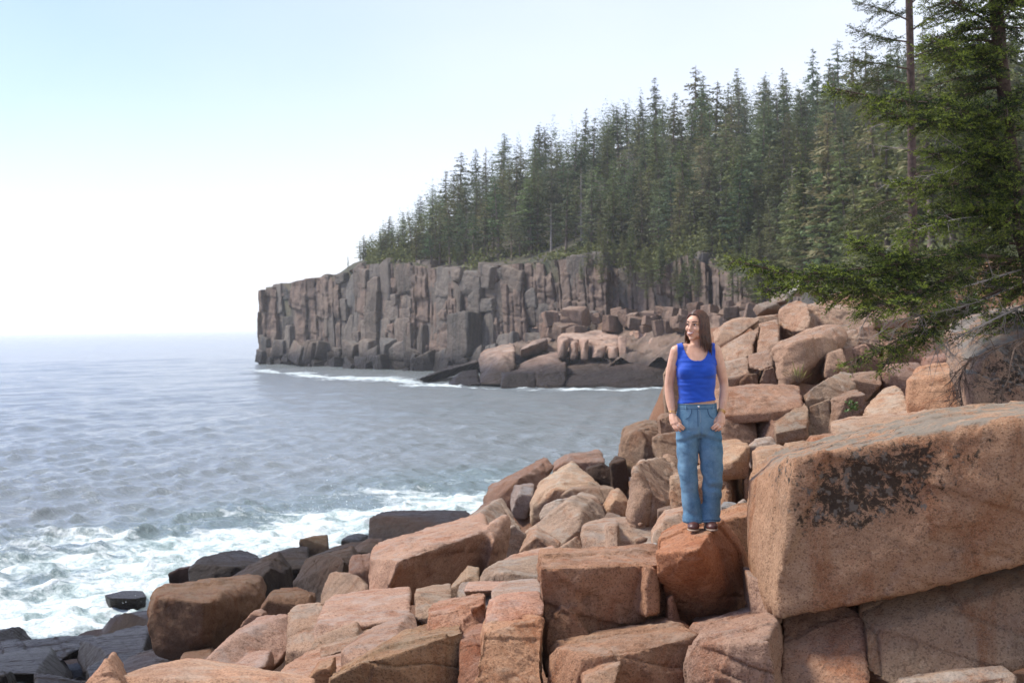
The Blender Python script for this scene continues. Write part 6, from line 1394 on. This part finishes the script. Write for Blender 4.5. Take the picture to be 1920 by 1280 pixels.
tag(link('spray', np_mesh('spray', v, f), MAT_FOAM), 'white spray where the swell breaks on the rocks', 'spray', kind='stuff')
# cobbles and grit in the gaps of the slope
ck = [(rsE.uniform(940, 1420), rsE.uniform(930, 1060)) for _ in range(90)]
vs, fs = [], []; o_ = 0
for px, py in ck:
    d = float(np.interp(py, [930, 1060], [22, 13.2])) * rsE.uniform(.95, 1.05); p = P(px, py, d); gz_ = float(ground_z(np.array([p.x]), np.array([p.y]))[0])
    s_ = rsE.uniform(.03, .09); rr_ = bv_ * np.array([s_, s_, s_ * .7]) * rsE.uniform(.7, 1.3, bv_.shape); vs.append(rr_ + np.array([p.x, p.y, gz_ + s_ * .1])); fs.append(bf_ + o_); o_ += len(bv_)
cob = link('cobbles', np_mesh('cobbles', np.concatenate(vs), np.concatenate(fs), smooth=False), MAT_ROCK); cob.color = (.8, .75, .7, 1)
tag(cob, 'loose cobbles and grit in the gaps between the boulders', 'cobbles', kind='stuff')

# low bushes and litter on the ground under the trees behind the wall
n = 42000; yy = rsE.uniform(33, 125, n); pxu = rsE.uniform(1545, 2060, n); xx = (pxu - 960) / F * yy; keep = (xx > np.interp(yy, [33, 45, 60, 125], [9.5, 11.5, 13.5, 24])); xx, yy = xx[keep], yy[keep]; n = len(xx)
zz = ground_z(xx, yy); bp3 = np.stack([xx, yy, zz], 1); dens = vnoise(bp3 * np.array([.5, .5, 0]), 5)
keep = dens + rsE.normal(0, .25, n) > -.35; bp3 = bp3[keep]; dens = dens[keep]; n = len(bp3); bp3[:, 2] += np.abs(rsE.normal(0, .35, n)) * (1.2 + dens) * (bp3[:, 1] / 50)
a = rsE.normal(0, 1, (n, 3)); a /= np.linalg.norm(a, axis=1)[:, None]; b = np.cross(a, rsE.normal(0, 1, (n, 3))); b /= np.linalg.norm(b, axis=1)[:, None]; sz2 = (bp3[:, 1] / 45 * rsE.uniform(.05, .12, n))[:, None]
v = np.stack([bp3 - a * sz2, bp3 + b * sz2 * .5, bp3 + a * sz2, bp3 - b * sz2 * .5], 1).reshape(-1, 3)
tag(link('undergrowth', np_mesh('undergrowth', v, np.arange(len(v)).reshape(-1, 4), smooth=False), MAT_FIR), 'low dark bushes on the ground behind the jointed wall', 'shrubs', kind='stuff')
# ================================================================== sea air
hb = bmesh.new(); bmesh.ops.create_cube(hb, size=1.0)
hm = bpy.data.meshes.new('haze'); hb.to_mesh(hm); hb.free()
haze = link('haze', hm); haze.scale = (24000, 24000, 118); haze.location = (0, 0, 118 / 2 - 9)
tag(haze, 'thin sea haze over the cove and the open water', 'haze', kind='stuff')
hmat = bpy.data.materials.new('haze'); hmat.use_nodes = True; ht_ = hmat.node_tree
ht_.nodes.remove(ht_.nodes['Principled BSDF']); pv = ht_.nodes.new('ShaderNodeVolumePrincipled')
pv.inputs['Color'].default_value = (0.94, 0.97, 1.0, 1); pv.inputs['Density'].default_value = 0.00018; pv.inputs['Anisotropy'].default_value = 0.2
ht_.links.new(pv.outputs[0], ht_.nodes['Material Output'].inputs['Volume']); hm.materials.append(hmat)
